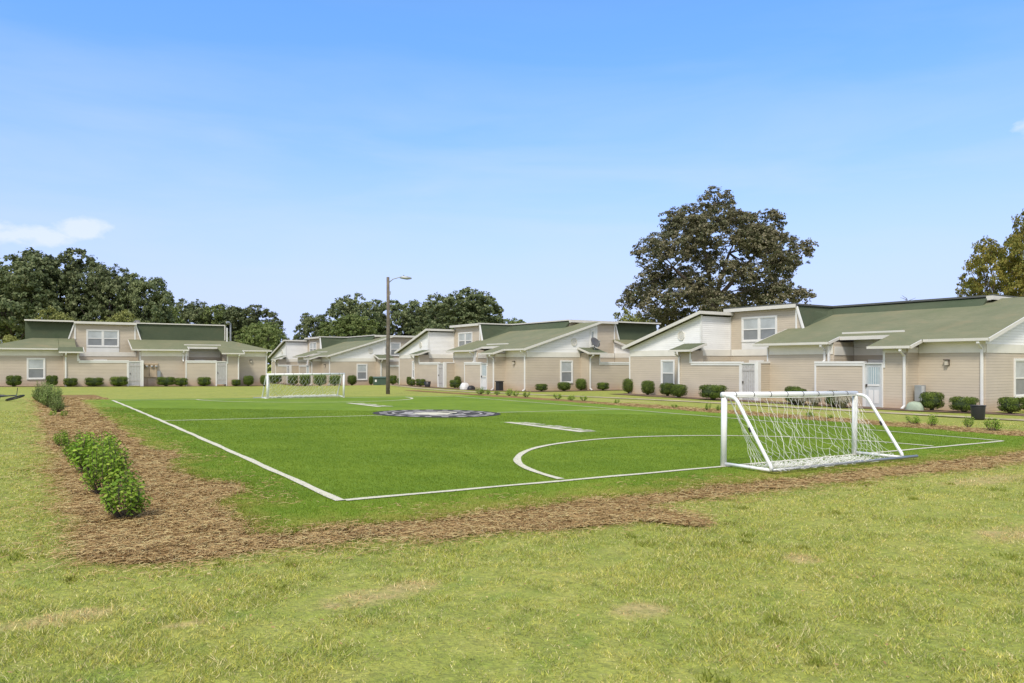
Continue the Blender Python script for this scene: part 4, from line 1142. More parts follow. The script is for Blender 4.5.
MB().box(-0.98, -0.78, -0.16, -0.02, 0.85, 1.25).build('grey_box', M['grey'], mr)

# satellite dishes
def dish(loc, rz, r, label, tilt=35):
    root = empty('satellite_dish', loc, rz, label, 'satellite dish')
    mb = MB(); n = 20
    rings = [(0.0, 0.0), (0.35, 0.02), (0.7, 0.08), (1.0, 0.17)]
    ct, st = math.cos(R(tilt)), math.sin(R(tilt))
    def tp(x, y, z):   # dish axis: local +z turned toward -y and up
        return (x*r, -(z*ct - y*st)*r*1.0, 0.55*r + (y*ct + z*st)*r + 0.35*r)
    vs = [tp(0, 0, 0)]
    for rad, d in rings[1:]:
        for k in range(n):
            a = 2*math.pi*k/n; vs.append(tp(rad*math.cos(a), rad*math.sin(a)*0.92, d))
    mb.v = vs
    mb.f = [(0, 1+k, 1+(k+1) % n) for k in range(n)]
    for q in range(2):
        for k in range(n): mb.f.append((1+q*n+k, 1+(q+1)*n+k, 1+(q+1)*n+(k+1) % n, 1+q*n+(k+1) % n))
    o = mb.build('reflector', M['darkdish'], root, True)
    s = o.modifiers.new('solid', 'SOLIDIFY'); s.thickness = 0.02
    MB().tube([(0, 0.0, -0.35*r), (0, 0.05, 0.4*r), tp(0, 0, -0.02)], 0.03, 8).build('mast', M['grey'], root)
    MB().tube([tp(0, -0.9, 0.12), tp(0, -0.35, 0.95)], 0.018, 6).build('feed_arm', M['grey'], root)
    MB().tube([tp(0, -0.38, 0.90), tp(0, -0.30, 1.05)], 0.05, 8).build('feed_horn', M['grey'], root)
    return root
dish((25.5+5.62, 33.2-0.55, -0.294+2.98), R(10), 0.44, 'dark oval satellite dish standing on a green porch hood of the middle building', 30)
dish((14.93-9.9, 58.7+5.2, -0.155+5.05), R(-30), 0.30, 'small grey satellite dish on the flat roof of the far left building', 40)
# vent pipe and yard lamp of far left building
vp = MB().tube([(11.98, 61.0, 3.2), (11.98, 61.0, 4.75)], 0.06, 8).build('vent_pipe', M['white']); tag(vp, 'white vertical pipe at the right end of the dark mansard roof', 'vent pipe')
yx, yy = CAM.x + 74*((230.5-512)/735.08*math.cos(TH)+math.sin(TH)), CAM.y + 74*(-(230.5-512)/735.08*math.sin(TH)+math.cos(TH))
yl = empty('street_lamp', (yx, yy, -0.3), 0, 'pale grey yard light on a pole behind the far left building', 'street lamp')
MB().tube([(0, 0, -0.5), (0, 0, 5.9)], [0.10, 0.08], 8).build('pole', M['grey'], yl)
MB().tube([(0, 0, 5.8), (-0.15, -0.1, 5.98), (-0.42, -0.2, 5.98)], [0.06, 0.10, 0.12], 8).build('lamp_head', M['grey'], yl)

# ------------------------------------------------------------------ light pole by the pitch
px_, py_ = 15.12, 32.83
lp = empty('street_lamp', (px_, py_, G(px_, py_)), -TH, 'tall weathered wooden light pole with a short arm behind the far touchline', 'street lamp')
MB().tube([(0, 0, -0.4), (0, 0, 2), (0.02, 0, 4.5), (0.0, 0, 7.05)], [0.125, 0.118, 0.105, 0.09], 12).build('pole', M['pole'], lp, True)
MB().tube([(0.05, 0, 6.72), (0.3, 0, 6.93), (0.65, 0, 7.03), (0.85, 0, 7.02)], 0.028, 8).build('arm', M['grey'], lp, True)
mb = MB().tube([(0.72, 0, 7.03), (0.85, 0, 7.03), (1.15, 0, 7.00), (1.42, 0, 6.98)], [0.05, 0.09, 0.11, 0.05], 10)
hd = mb.build('lamp_head', M['grey'], lp, True)
MB().tube([(0.95, 0, 7.08), (0.95, 0, 7.18)], 0.035, 8).build('photocell', M['grey'], hd)
MB().box(0.10, 0.16, -0.05, 0.05, 6.0, 6.2).build('bracket', M['grey'], lp)

# ------------------------------------------------------------------ goals
def make_goal(label, cr=0.0021):
    root = empty('football_goal', (GC+0.05, 0.02, G(GC, 0)+0.045), 0, label, 'football goal', 'portable goals')
    hw, H, D = 1.89, 1.175, 0.98
    for sx in (-1, 1):
        x = sx*hw
        MB().tube([(x, 0, -0.02), (x, 0, H)], 0.050, 14).build('post', M['paintwhite'], root, True)
        pts = [(x, 0, H-0.02)]
        for k in range(7):
            a = k/6*R(62); pts.append((x - sx*0.0, -0.10-0.22*math.sin(a), H-0.02-0.20*(1-math.cos(a))))
        pts += [(x, -0.86, 0.20), (x, -0.93, 0.10), (x, -0.95, 0.02)]
        pts = [(p[0], p[1], p[2]) for p in pts]
        MB().tube(pts, 0.030, 10).build('back_stay', M['paintwhite'], root, True)
        MB().tube([(x, -0.03, 0.03), (x, -0.93, 0.03)], 0.026, 8).build('side_ground_bar', M['paintwhite'], root, True)
        MB().tube([(x, -0.56, 0.605), (x, -0.53, 0.665)], 0.036, 10).build('stay_clamp', M['black'], root)
    MB().tube([(-hw-0.05, 0, H), (hw+0.05, 0, H)], 0.050, 14).build('crossbar', M['paintwhite'], root, True)
    MB().tube([(-hw-0.02, -0.99, 0.035), (hw+0.42, -0.99, 0.035)], 0.028, 8).build('rear_ground_bar', M['galv'], root, True)
    # net
    rg = random.Random(5)
    def cord(mb, a, b, r=cr):
        a, b = Vector(a), Vector(b); mid = (a+b)/2 - Vector((0, 0, (a-b).length*0.06))
        mb.tube([a, mid, b], r, 3, cap=False)
    nt_ = MB()
    NX, NZ = 23, 10
    def P(i, j):
        s = (i + (0.5 if j % 2 else 0))/NX; t_ = j/NZ
        x = -hw + 0.10 + s*(2*hw-0.16)
        sagx = 0.14*math.sin(t_*math.pi)*math.sin(s*9.3+1.2*t_)
        back = 0.84*(t_**1.15) + 0.10*math.sin(t_*math.pi) * (0.6+0.5*math.sin(s*5.1+1)) - 0.16*math.sin(math.pi*s)*t_
        z = (H-0.05) - (H-0.08)*t_ - 0.10*abs(math.sin(s*math.pi*3.2+0.4))*math.sin(t_*math.pi) - 0.13*math.sin(t_*math.pi)*(0.7+0.4*math.sin(s*11)) - 0.05*math.sin(s*23+t_*4)
        rr0 = random.Random(i*77+j*991)
        jt = 0.040 if 0 < j else 0.004
        return (x+sagx+rr0.uniform(-jt, jt), -back+rr0.uniform(-jt, jt)-0.02, max(0.03, z+rr0.uniform(-jt, jt)))
    for j in range(NZ):
        for i in range(NX):
            a = P(i, j)
            if j % 2 == 0:
                cord(nt_, a, P(i, j+1)); 
                if i > 0: cord(nt_, a, P(i-1, j+1))
            else:
                cord(nt_, a, P(i, j+1)); cord(nt_, a, P(min(i+1, NX-1), j+1))
    # side panels
    for sx in (-1, 1):
        ny, nz_ = 5, 8
        def S(i, j):
            t_ = j/nz_; depth = 0.06 + 0.82*t_**1.1
            s = (i + (0.5 if j % 2 else 0))/ny
            if sx < 0: s = 0.55 + 0.5*s
            rr0 = random.Random(i*31+j*17+sx*7)
            inn = 0.05 + 0.12*math.sin(t_*math.pi)*math.sin(s*math.pi) + rr0.uniform(-0.012, 0.012)
            return (sx*(hw-inn), -s*depth-0.02, (H-0.06)*(1-t_)+0.02 - 0.05*math.sin(t_*3.1))
        for j in range(nz_):
            for i in range(ny):
                a = S(i, j)
                if j % 2 == 0:
                    cord(nt_, a, S(i, j+1)); 
                    if i > 0: cord(nt_, a, S(i-1, j+1))
                else:
                    cord(nt_, a, S(i, j+1)); cord(nt_, a, S(i+1, j+1))
    # slack net bunched on the ground
    for k in range(900):
        x = rg.uniform(-hw+0.05, hw*0.45) if rg.random() < 0.85 else rg.uniform(-hw, hw)
        yb = -0.55 - 0.50*rg.random()
        a = Vector((x, yb, 0.02 + 0.085*rg.random()*(1 - abs(yb+0.85))))
        d = Vector((rg.uniform(-0.17, 0.17), rg.uniform(-0.07, 0.07), rg.uniform(-0.03, 0.05)))
        b_ = a + d; b_.z = max(0.02, b_.z)
        cord(nt_, a, b_, cr*1.4)
    nt_.tube([(-hw+0.03, -0.04, H-0.03), (-hw*0.3, -0.05, H-0.055), (hw*0.4, -0.05, H-0.055), (hw-0.03, -0.04, H-0.03)], 0.007, 5)
    nt_.build('net', M['net'], root)
    for k in range(8):
        x = -hw + 0.25 + k*0.46
        MB().tube([(x-0.007, 0, H), (x+0.007, 0, H)], 0.054, 12).build('net_tie', M['black'], root)
    return root
g1 = make_goal('large white football goal with slack net at the near end of the pitch')
g2 = make_goal('x', 0.0048); g2.location = (8.41, L_+0.02, G(8.41, L_)+0.03); g2.rotation_euler = (0, 0, math.pi)
g2['label'] = 'small distant white football goal at the far end of the pitch before the houses'
tx = math.atan2(G(GC+1.85, 0)-G(GC-1.85, 0), 3.7)
g1.rotation_euler = (0, -tx, 0)

# ------------------------------------------------------------------ foliage
def unit_vecs(n):
    v = RNG.normal(size=(n, 3)); return v/np.linalg.norm(v, axis=1, keepdims=True)
def leaves(C, N, size, aspect=0.6, fold=False):
    """quads centred at C with normal N"""
    n = len(C); r = unit_vecs(n); t1 = np.cross(N, r); t1 /= np.linalg.norm(t1, axis=1, keepdims=True)+1e-9; t2 = np.cross(N, t1)
    s = (size if np.ndim(size) else np.full(n, size))*RNG.uniform(0.7, 1.3, n); s = s[:, None]
    a = t1*s*0.5; b = t2*s*0.5*aspect
    V = np.stack([C-a, C-a*0.1+b, C+a, C+a*0.1-b], 1) + (N*s*0.12)[:, None, :]*np.array([0, 1, 0, 1])[None, :, None]
    return V.reshape(-1, 3), np.arange(n*4).reshape(n, 4)
def crown(lobes, n, size, flat=0.75, up=0.35, clump=0.35, cl_per=26):
    """leaf clumps distributed over lobes [(cx,cy,cz,r)]"""
    lb = np.array(lobes); wgt = lb[:, 3]**2; wgt /= wgt.sum()
    nc = n//cl_per
    k = RNG.choice(len(lb), nc, p=wgt); d = unit_vecs(nc)
    d[:, 2] = np.abs(d[:, 2])*np.where(RNG.uniform(size=nc) < 0.68, 1, -1)
    rad = RNG.uniform(0.55, 1.0, nc)**0.5
    cc = lb[k, :3] + d*(lb[k, 3]*rad)[:, None]*np.array([1, 1, flat])
    cr = clump*RNG.uniform(0.6, 1.4, nc)
    kk = np.repeat(np.arange(nc), cl_per)
    off = unit_vecs(len(kk))*(cr[kk]*RNG.uniform(0.3, 1.0, len(kk)))[:, None]*np.array([1, 1, 0.6])
    C = cc[kk] + off
    N = d[kk]*0.6 + unit_vecs(len(kk))*0.7 + np.array([0, 0, up]); N /= np.linalg.norm(N, axis=1, keepdims=True)
    return leaves(C, N, size, 0.7)
def limb(mb, p0, p1, r0, r1, n=5, wig=0.12, rg=random):
    p0, p1 = Vector(p0), Vector(p1); L0 = (p1-p0).length; pts = []
    for i in range(n+1):
        t_ = i/n; p = p0.lerp(p1, t_)
        if 0 < i < n: p += Vector((rg.uniform(-1, 1), rg.uniform(-1, 1), rg.uniform(-0.4, 0.6)))*L0*wig*0.35
        pts.append(p)
    mb.tube(pts, [r0+(r1-r0)*i/n for i in range(n+1)], 7); return pts
def make_tree(name, H, Wd, mat, n, size, seed, trunk_h=0.28, nl=16, gap=1.0, rad=(0.16, 0.26), group='trees behind the houses', clump=0.5):
    rg = random.Random(seed)
    root = empty(name, (0, 0, 0), 0, None, 'tree', group)
    lobes = []; mb = MB()
    top_t = H*0.55
    trunk = limb(mb, (0, 0, -0.8), (rg.uniform(-.3, .3), rg.uniform(-.3, .3), top_t), H*0.028+0.08, H*0.012, 6, 0.05, rg)
    for k in range(nl):
        fz = (k+0.5)/nl
        a = k*2.39996 + rg.uniform(-0.4, 0.4)
        z = H*(0.30 + 0.60*fz)
        env = math.sin(math.pi*(0.18 + 0.74*fz))**0.65
        rr_ = Wd/2*env*rg.uniform(0.5, 0.85)
        r_l = Wd*rg.uniform(*rad)*(0.8+0.2*env)
        rr_ = min(rr_, Wd/2 - r_l*0.7)
        z = min(z, H - r_l*0.8)
        c_ = (rr_*math.cos(a), rr_*math.sin(a), z)
        lobes.append((*c_, r_l))
        st = trunk[min(6, 2+int(fz*4))]
        limb(mb, st, c_, H*0.010+0.02, 0.03, 4, 0.2, rg)
    V, F = crown(lobes, n, size, flat=0.8, clump=clump)
    mb.build('trunk', M['bark'], root, True)
    np_mesh('crown', V, F, mat, root)
    return root
def at(px, Z):
    t_ = (px-512)/735.08
    return (CAM.x + Z*(t_*math.cos(TH) + math.sin(TH)), CAM.y + Z*(-t_*math.sin(TH) + math.cos(TH)))

T = {}
T['dark'] = make_tree('broadleaf_tree', 14, 12, M['dark_tree'], 30000, 0.34, 1, nl=20)
T['dark2'] = make_tree('broadleaf_tree', 14, 11, M['dark_tree'], 26000, 0.34, 5, nl=15, rad=(0.15, 0.24))
T['mid'] = make_tree('broadleaf_tree', 12, 12, M['mid_tree'], 26000, 0.32, 9, nl=18)
T['light'] = make_tree('young_tree', 6, 5, M['light_tree'], 11000, 0.17, 13, nl=12, clump=0.3)
T['olive'] = make_tree('autumn_tree', 12, 11, M['olive_tree'], 34000, 0.20, 21, nl=22, rad=(0.12, 0.2), clump=0.38)
dims = {'dark': (14, 12), 'dark2': (14, 11), 'mid': (12, 12), 'light': (6, 5), 'olive': (12, 11)}
used = set()
def tree(kind, px, Z, top, wpx, label):
    x, y = at(px, Z)
    H = CAM.z + (363.06-top)/735.08*Z - G(x, y); Wd = wpx/735.08*Z
    o = T[kind] if kind not in used else copy_tree(T[kind]); used.add(kind)
    o.location = (x, y, G(x, y)-0.1); h, w = dims[kind]
    o.scale = (Wd/w, Wd/w, H/h); o.rotation_euler = (0, 0, random.uniform(0, 6.28))
    o['label'] = label; return o
for a in [
 ('dark', 14, 92, 252, 96, 'dark dense tree at the far left edge behind the left building'),
 ('dark2', 66, 98, 246, 96, 'tallest dark rounded tree behind the left building'),
 ('dark', 108, 96, 262, 66, 'dark tree just right of the tallest tree on the left'),
 ('dark2', 145, 97, 271, 58, 'dark tree with a thin crown standing behind the upper window block'),
 ('dark2', -34, 95, 262, 90, 'dark tree cut by the left edge of the picture'),
 ('mid', 163, 108, 304, 46, 'low lighter green tree filling the dip right of the tall left trees'),
 ('dark', 191, 118, 298, 50, 'small rounded dark tree above the left part of the long mansard'),
 ('mid', 222, 120, 303, 56, 'mid green tree above the mansard by the grey yard light'),
 ('dark2', 252, 116, 303, 62, 'broad dark tree right of the yard light'),
 ('mid', 263, 104, 320, 52, 'bluish green low tree just left of the white shed gable'),
 ('dark2', 313, 128, 311, 38, 'small loose tree standing alone in the gap over the farther building'),
 ('dark', 358, 126, 294, 62, 'dark tree left of the wooden light pole'),
 ('mid', 350, 116, 313, 60, 'bright green tree low in front of the dark tree left of the light pole'),
 ('dark2', 398, 130, 297, 56, 'dark tree directly behind the wooden light pole'),
 ('dark', 424, 134, 303, 48, 'dark tree filling the gap right of the light pole'),
 ('dark', 458, 116, 287, 88, 'wide tall tree right of the light pole, behind the middle building'),
 ('dark2', 484, 128, 300, 50, 'dark tree at the right shoulder of the wide tall tree'),
 ('mid', 512, 135, 317, 44, 'low distant tree tapering off to the right above the middle building roof'),
 ('light', 58, 80, 305, 44, 'small pale green tree behind the left mansard'),
 ('light', 118, 81, 308, 44, 'small pale green tree behind the upper window block of the left building'),
 ('light', 4, 78, 333, 36, 'pale green shrub like tree low at the left edge'),
 ('light', 632, 72, 306, 52, 'yellow green tree peeping over the roof left of the giant oak'),
 ('olive', 998, 58, 232, 88, 'olive and orange autumn tree behind the right building'),
 ('olive', 1040, 60, 205, 88, 'taller olive autumn tree cut by the right edge of the picture'),
]: tree(*a)

# the big oak
def big_oak():
    x, y = at(713, 76)
    root = empty('oak_tree', (x, y, G(x, y)), -TH, 'giant brownish green oak towering behind the nearest building, sky showing through', 'tree')
    s = 76/735.08
    mb = MB(); rg = random.Random(3); lobes = []
    def w(px, py, d=0):
        px = 715 + (px-713)*0.94; py = 307 + (py-307)*0.94
        return ((px-713)*s, d, CAM.z + (363.06-py)*s + 0.1)
    base = w(713, 372)
    fork = w(712, 300)
    limb(mb, (base[0], 0, -0.8), fork, 0.75, 0.5, 5, 0.03, rg)
    tips = [(660, 235, 3), (640, 252, -2), (632, 290, 1), (650, 275, 4), (665, 215, -1), (690, 205, 2), (705, 200, -3), (722, 203, 1), (700, 225, 3),
            (675, 250, -4), (690, 265, 5), (735, 222, -2), (748, 212, 2), (765, 215, -1), (775, 228, 3), (760, 240, -4), (790, 240, 1), (803, 247, 0), (792, 262, 3),
            (775, 262, -3), (755, 262, 4), (740, 275, -5), (785, 282, 1), (797, 300, -1), (770, 292, 5), (735, 295, 4), (645, 302, -3), (665, 295, -5), (690, 290, -5), (715, 285, 6),
            (672, 275, 6), (725, 245, -5), (715, 235, 5), (683, 228, -4), (760, 300, -5), (655, 322, 2), (780, 315, 2), (700, 310, -6), (740, 318, 0), (680, 318, 5)]
    mains = [w(668, 262), w(700, 238), w(722, 250, -2), w(758, 248, 1), w(760, 282, 2), w(672, 292, -1)]
    for mpt in mains: limb(mb, fork, mpt, 0.27, 0.13, 5, 0.06, rg)
    for (px, py, d) in tips:
        p = w(px, py, d)
        mpt = min(mains, key=lambda q: (Vector(q)-Vector(p)).length)
        limb(mb, mpt, p, 0.09, 0.02, 5, 0.12, rg)
        r_ = rg.uniform(1.3, 1.9)
        lobes.append((*p, r_))
        for q in range(2):
            pp = Vector(p) + Vector((rg.uniform(-1, 1), rg.uniform(-1, 1), rg.uniform(-0.8, 0.6)))*1.6
            limb(mb, p, pp, 0.05, 0.02, 3, 0.1, rg); lobes.append((*pp, rg.uniform(0.65, 1.05)))
    for (px, py) in [(700, 262), (722, 292), (690, 240), (745, 250), (660, 268), (705, 275), (742, 300), (676, 302), (720, 225), (735, 240), (655, 250), (770, 270), (716, 312), (757, 226), (786, 292), (664, 310), (690, 315), (750, 312), (710, 214), (694, 278), (672, 225), (780, 250)]:
        lobes.append((*w(px, py, rg.uniform(-6, 6)), rg.uniform(1.2, 1.8)))
    V, F = crown(lobes, 112000, 0.225, flat=0.9, clump=0.38, cl_per=22)
    mb.build('trunk', M['bark'], root, True); np_mesh('crown', V, F, M['oak'], root)
big_oak()
# bare twig showing over the right roof
x, y = at(907, 62)
bt = empty('bare_treetop', (x, y, 0), 0, 'bare twiggy treetop poking above the right roof ridge', 'tree')
mb = MB(); rg = random.Random(2); limb(mb, (0, 0, -0.5), (0, 0, 7.0), 0.12, 0.03, 5, 0.03, rg)
for k in range(22):
    a = rg.uniform(0, 6.28); z = rg.uniform(5.6, 7.0); l = rg.uniform(0.3, 0.9)
    limb(mb, (0, 0, z), (l*math.cos(a), l*math.sin(a), z+l*0.35), 0.025, 0.008, 3, 0.2, rg)
mb.build('trunk', M['bark'], bt)

# clipped shrubs
def shrub_mesh(name, sx, sy, sz, n, size, mat, box=0.6, seed=0):
    """returns a thing with foliage and stem; dims are full width, depth, height"""
    root = empty(name, (0, 0, 0), 0, None, 'shrub')
    d = unit_vecs(n)
    p = np.sign(d)*np.abs(d)**box; p /= np.max(np.abs(p), axis=1, keepdims=True)*0.5 + np.linalg.norm(p, axis=1, keepdims=True)*0.5
    rad = RNG.uniform(0.80, 1.03, n)[:, None]*(1 + 0.06*wob(d[:, 0]*3, d[:, 1]*3+d[:, 2]*4, 2.0, seed))[:, None]
    P_ = p*rad*np.array([sx/2, sy/2, sz/2]) + np.array([0, 0, sz/2+0.06])
    lowk = P_[:, 2] < sz*0.3; P_[lowk, :2] *= (0.82 + 0.6*P_[lowk, 2:3]/sz)
    P_[:, 2] = np.maximum(P_[:, 2], 0.05)
    N = d + unit_vecs(n)*0.55; N /= np.linalg.norm(N, axis=1, keepdims=True)
    V, F = leaves(P_, N, size, 0.6)
    np_mesh('foliage', V, F, mat, root)
    # dense twiggy core
    mb = MB(); rg = random.Random(seed)
    for k in range(26):
        a = rg.uniform(0, 6.28); q = rg.uniform(0.2, 0.8)
        mb.tube([(0.04*math.cos(a), 0.04*math.sin(a), -0.05), (q*0.3*sx*math.cos(a), q*0.3*sy*math.sin(a), sz*0.35), (q*0.46*sx*math.cos(a), q*0.46*sy*math.sin(a), sz*rg.uniform(0.6, 0.9))], [0.02, 0.014, 0.006], 5)
    mb.build('stems', M['bark'], root)
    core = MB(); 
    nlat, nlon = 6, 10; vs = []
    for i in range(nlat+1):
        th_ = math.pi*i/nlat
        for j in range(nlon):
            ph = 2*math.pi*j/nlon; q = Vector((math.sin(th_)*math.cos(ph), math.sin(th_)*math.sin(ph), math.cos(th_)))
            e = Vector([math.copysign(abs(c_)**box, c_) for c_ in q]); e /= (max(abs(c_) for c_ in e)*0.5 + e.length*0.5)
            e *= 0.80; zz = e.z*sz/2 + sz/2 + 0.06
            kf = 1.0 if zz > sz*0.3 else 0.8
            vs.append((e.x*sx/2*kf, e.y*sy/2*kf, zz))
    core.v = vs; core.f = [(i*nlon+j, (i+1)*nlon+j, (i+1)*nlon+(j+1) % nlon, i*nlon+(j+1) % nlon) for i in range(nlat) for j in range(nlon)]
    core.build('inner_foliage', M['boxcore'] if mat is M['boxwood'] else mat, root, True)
    return root
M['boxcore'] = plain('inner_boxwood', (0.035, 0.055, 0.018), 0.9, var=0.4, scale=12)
SB = {'box': (shrub_mesh('boxwood_shrub', 1.0, 0.85, 0.72, 3200, 0.055, M['boxwood'], 0.55, 1), (1.0, 0.72)),
      'round': (shrub_mesh('boxwood_shrub', 0.9, 0.85, 0.8, 3000, 0.055, M['boxwood'], 0.85, 2), (0.9, 0.8)),
      'wide': (shrub_mesh('boxwood_shrub', 1.6, 0.95, 0.8, 4600, 0.055, M['boxwood'], 0.5, 3), (1.6, 0.8))}
sused = set()
def shrub(kind, px, ybot, wpx, ytop, line_, label, rz=0.0):
    """line_: ('v', value) or ('u', value): the wall line it stands along"""
    t_ = (px-512)/735.08; c_, s_ = math.cos(TH), math.sin(TH)
    if line_[0] == 'v': Z = (line_[1]-CAM.y)/(-t_*s_+c_)
    else: Z = (line_[1]-CAM.x)/(t_*c_+s_)
    x, y = at(px, Z)
    proto, (w0, h0_) = SB[kind]
    o = proto if kind not in sused else copy_tree(proto); sused.add(kind)
    o.location = (x, y, G(x, y)+0.015)
    Wd = wpx*Z/735.08; H = (CAM.z - G(x, y)) - (ytop-363.06)*Z/735.08
    H = max(0.25, min(1.4, H*1.06)); k = Wd/w0
    o.scale = (k, k if k < 1.4 else 1.4, H/(h0_+0.09)); o.rotation_euler = (0, 0, rz if rz else -TH + random.uniform(-0.15, 0.15))
    if kind == 'round': o.rotation_euler.z = random.uniform(0, 6.28)
    o['label'] = label; o['group'] = 'clipped boxwood shrubs along the house walls'; o['category'] = 'shrub'
    return o
BLV = ('v', 57.7)
for a in [
 ('box', 14, 385, 14, 375.5, BLV, 'clipped boxwood at the far left, left of the narrow window', 0.01),
 ('box', 52, 384, 11, 375.5, BLV, 'small clipped boxwood just right of the narrow window of the left building', 0.01),
 ('box', 70.5, 385, 13, 378, BLV, 'clipped boxwood right of the first downspout of the left building', 0.01),
 ('wide', 94, 385.5, 18, 377.5, BLV, 'wide flat topped boxwood in the middle of the left courtyard wall', 0.01),
 ('box', 119, 386, 17, 376.5, BLV, 'flat topped boxwood at the right end of the left courtyard wall', 0.01),
 ('wide', 166, 386, 18, 377, BLV, 'wide boxwood right of the electric meters', 0.01),
 ('box', 181, 386, 13, 378, BLV, 'boxwood touching the wide one right of the meters', 0.01),
 ('box', 204, 386, 13, 377, BLV, 'boxwood in front of the second courtyard wall of the left building', 0.01),
 ('box', 236, 385, 9, 379.5, BLV, 'low dark boxwood by the downspout near the end of the left building', 0.01),
 ('round', 248.5, 385, 10, 376, BLV, 'rounded boxwood under the wall lamp of the left building'),
 ('round', 264, 385, 8, 375.5, BLV, 'rounded boxwood at the right corner of the left building behind the goal'),
]: shrub(*a)
for i, (px, w_, yt) in enumerate([(275, 13, 374.5), (293, 10, 375.5), (305, 11, 375), (320, 13, 375), (335, 12, 375.5)]):
    shrub('box', px, 384.5, w_, yt, ('u', 19.5) if px < 315 else ('u', 20.4), ['leftmost boxwood seen through the far goal net', 'second boxwood seen through the far goal net, a narrow one', 'middle boxwood seen through the far goal net', 'fourth boxwood seen through the far goal net', 'rightmost boxwood seen through the far goal net'][i])
for a in [
 ('round', 352, 385, 9, 375.5, ('v', 60.2), 'rounded boxwood just right of the far goal, left of the ground floor window'),
 ('round', 371, 384, 5, 376.5, ('v', 60.3), 'tiny boxwood right of the window of the farther building, beside the green box'),
 ('box', 393, 384, 8, 375.5, ('v', 58.5), 'boxwood immediately right of the wooden light pole'),
 ('round', 396, 378, 7, 371, ('v', 61.5), 'taller boxwood rising behind the one beside the light pole'),
 ('box', 401, 384, 8, 378, ('v', 56), 'low boxwood before the left corner of the middle building'),
 ('round', 409, 383, 5, 377, ('u', 24.6), 'tiny boxwood left of the wide shrub by the middle building gate'),
 ('box', 412, 386, 7, 379.5, ('u', 24.0), 'small boxwood against the left end of the wide shrub by the gate'),
 ('wide', 420.5, 386, 11, 379, ('u', 24.0), 'wide shrub left of the first gate of the middle building'),
 ('wide', 455, 388.5, 12, 380, ('u', 24.6), 'bushy dark boxwood beside the white bag'),
 ('round', 457.5, 382, 7, 376.5, ('u', 25.1), 'small boxwood top showing above the shrub beside the white bag'),
 ('box', 541.5, 392, 12, 384, ('v', 32.3), 'boxwood left of the window on the gable end of the middle building', 0.01),
 ('round', 564, 391.5, 14, 382.3, ('v', 32.2), 'rounded boxwood under the window of the middle building gable'),
 ('round', 581, 390, 10.5, 379, ('v', 32.5), 'upright boxwood by the downspout beneath the porch hood', 0.01),
 ('box', 603, 391.5, 12, 382.6, ('v', 31.6), 'boxwood before the courtyard wall under the satellite dish', 0.01),
 ('round', 629.3, 393, 13, 379, ('u', 28.6), 'tall rounded boxwood in the corner where middle and nearest buildings meet'),
 ('round', 648, 394, 14, 381, ('u', 27.9), 'rounded boxwood left of the window of the nearest building'),
 ('box', 667.5, 395.5, 15, 383.2, ('u', 27.8), 'boxwood under the ground floor window of the nearest building', 0.01),
 ('round', 679, 397, 16, 384.8, ('u', 26.9), 'rounded boxwood overlapping the downspout of the nearest building'),
 ('wide', 713, 401, 30, 385, ('u', 26.6), 'largest wide boxwood before the courtyard wall left of the near goal', 1.57),
 ('wide', 793, 396, 17, 386.5, ('u', 27.0), 'flat topped boxwood seen above the near goal crossbar', 1.57),
 ('box', 797, 402, 19, 388.5, ('u', 26.6), 'lower boxwood behind the near goal crossbar', 1.57),
 ('box', 834, 402, 17, 391, ('u', 26.5), 'boxwood right of the other one behind the near goal crossbar'),
 ('box', 932, 410, 21, 392.3, ('u', 27.6), 'tall boxwood left of the wide one beneath the wall lamp'),
 ('wide', 964, 412.5, 27, 397, ('u', 27.5), 'wide boxwood beneath the wall lamp, left of the black bin', 1.57),
 ('box', 1010, 413.5, 22, 397.5, ('v', 4.7), 'boxwood under the window at the right edge', 0.01),
 ('box', 1031, 413.5, 20, 397, ('v', 4.7), 'boxwood cut by the right edge of the picture', 0.01),
]: shrub(*a)

# glossy young shrubs with visible leaves
def leafy(name, W0, H0, nst, nl, lsize, mat, seed, spread=1.0):
    root = empty(name, (0, 0, 0), 0, None, 'shrub'); rg = random.Random(seed); mb = MB(); C = []; N = []
    for k in range(nst):
        a = rg.uniform(0, 6.28); q = math.sqrt(rg.random())*spread
        tip = Vector((q*W0/2*math.cos(a), q*W0/2*math.sin(a), H0*(0.45+0.55*math.sqrt(max(0.02, 1-0.8*q*q)))*rg.uniform(0.42, 1.18)))
        b0 = Vector((0.06*W0*math.cos(a), 0.06*W0*math.sin(a), -0.02)); mid = b0.lerp(tip, 0.5) + Vector((0.1*W0*math.cos(a), 0.1*W0*math.sin(a), -0.02))
        mb.tube([b0, mid, tip], [0.009, 0.006, 0.003], 5)
        for j in range(nl):
            t_ = 1 - 0.66*(j/nl)**1.1
            p = (b0.lerp(mid, t_*2) if t_ < 0.5 else mid.lerp(tip, t_*2-1))
            an = j*2.4 + rg.random(); o_ = Vector((math.cos(an), math.sin(an), 0.45))*lsize*0.7
            C.append(p+o_); nn = Vector((math.cos(an)*0.55, math.sin(an)*0.55, 0.8)) + Vector((rg.uniform(-.4, .4), rg.uniform(-.4, .4), rg.uniform(-.3, .3))); N.append(nn.normalized())
    C = np.array([tuple(c_) for c_ in C]); N = np.array([tuple(c_) for c_ in N])
    V, F = leaves(C, N, lsize, 0.5)
    mb.build('stems', M['bark'], root); np_mesh('foliage', V, F, mat, root); return root
gp1 = leafy('young_shrub', 0.62, 0.62, 38, 20, 0.074, M['gardenia'], 3)
gp2 = leafy('young_shrub', 0.8, 0.70, 44, 20, 0.078, M['gardenia'], 4)
sg = leafy('young_shrub', 1.0, 1.0, 80, 26, 0.07, M['grey_shrub'], 6)
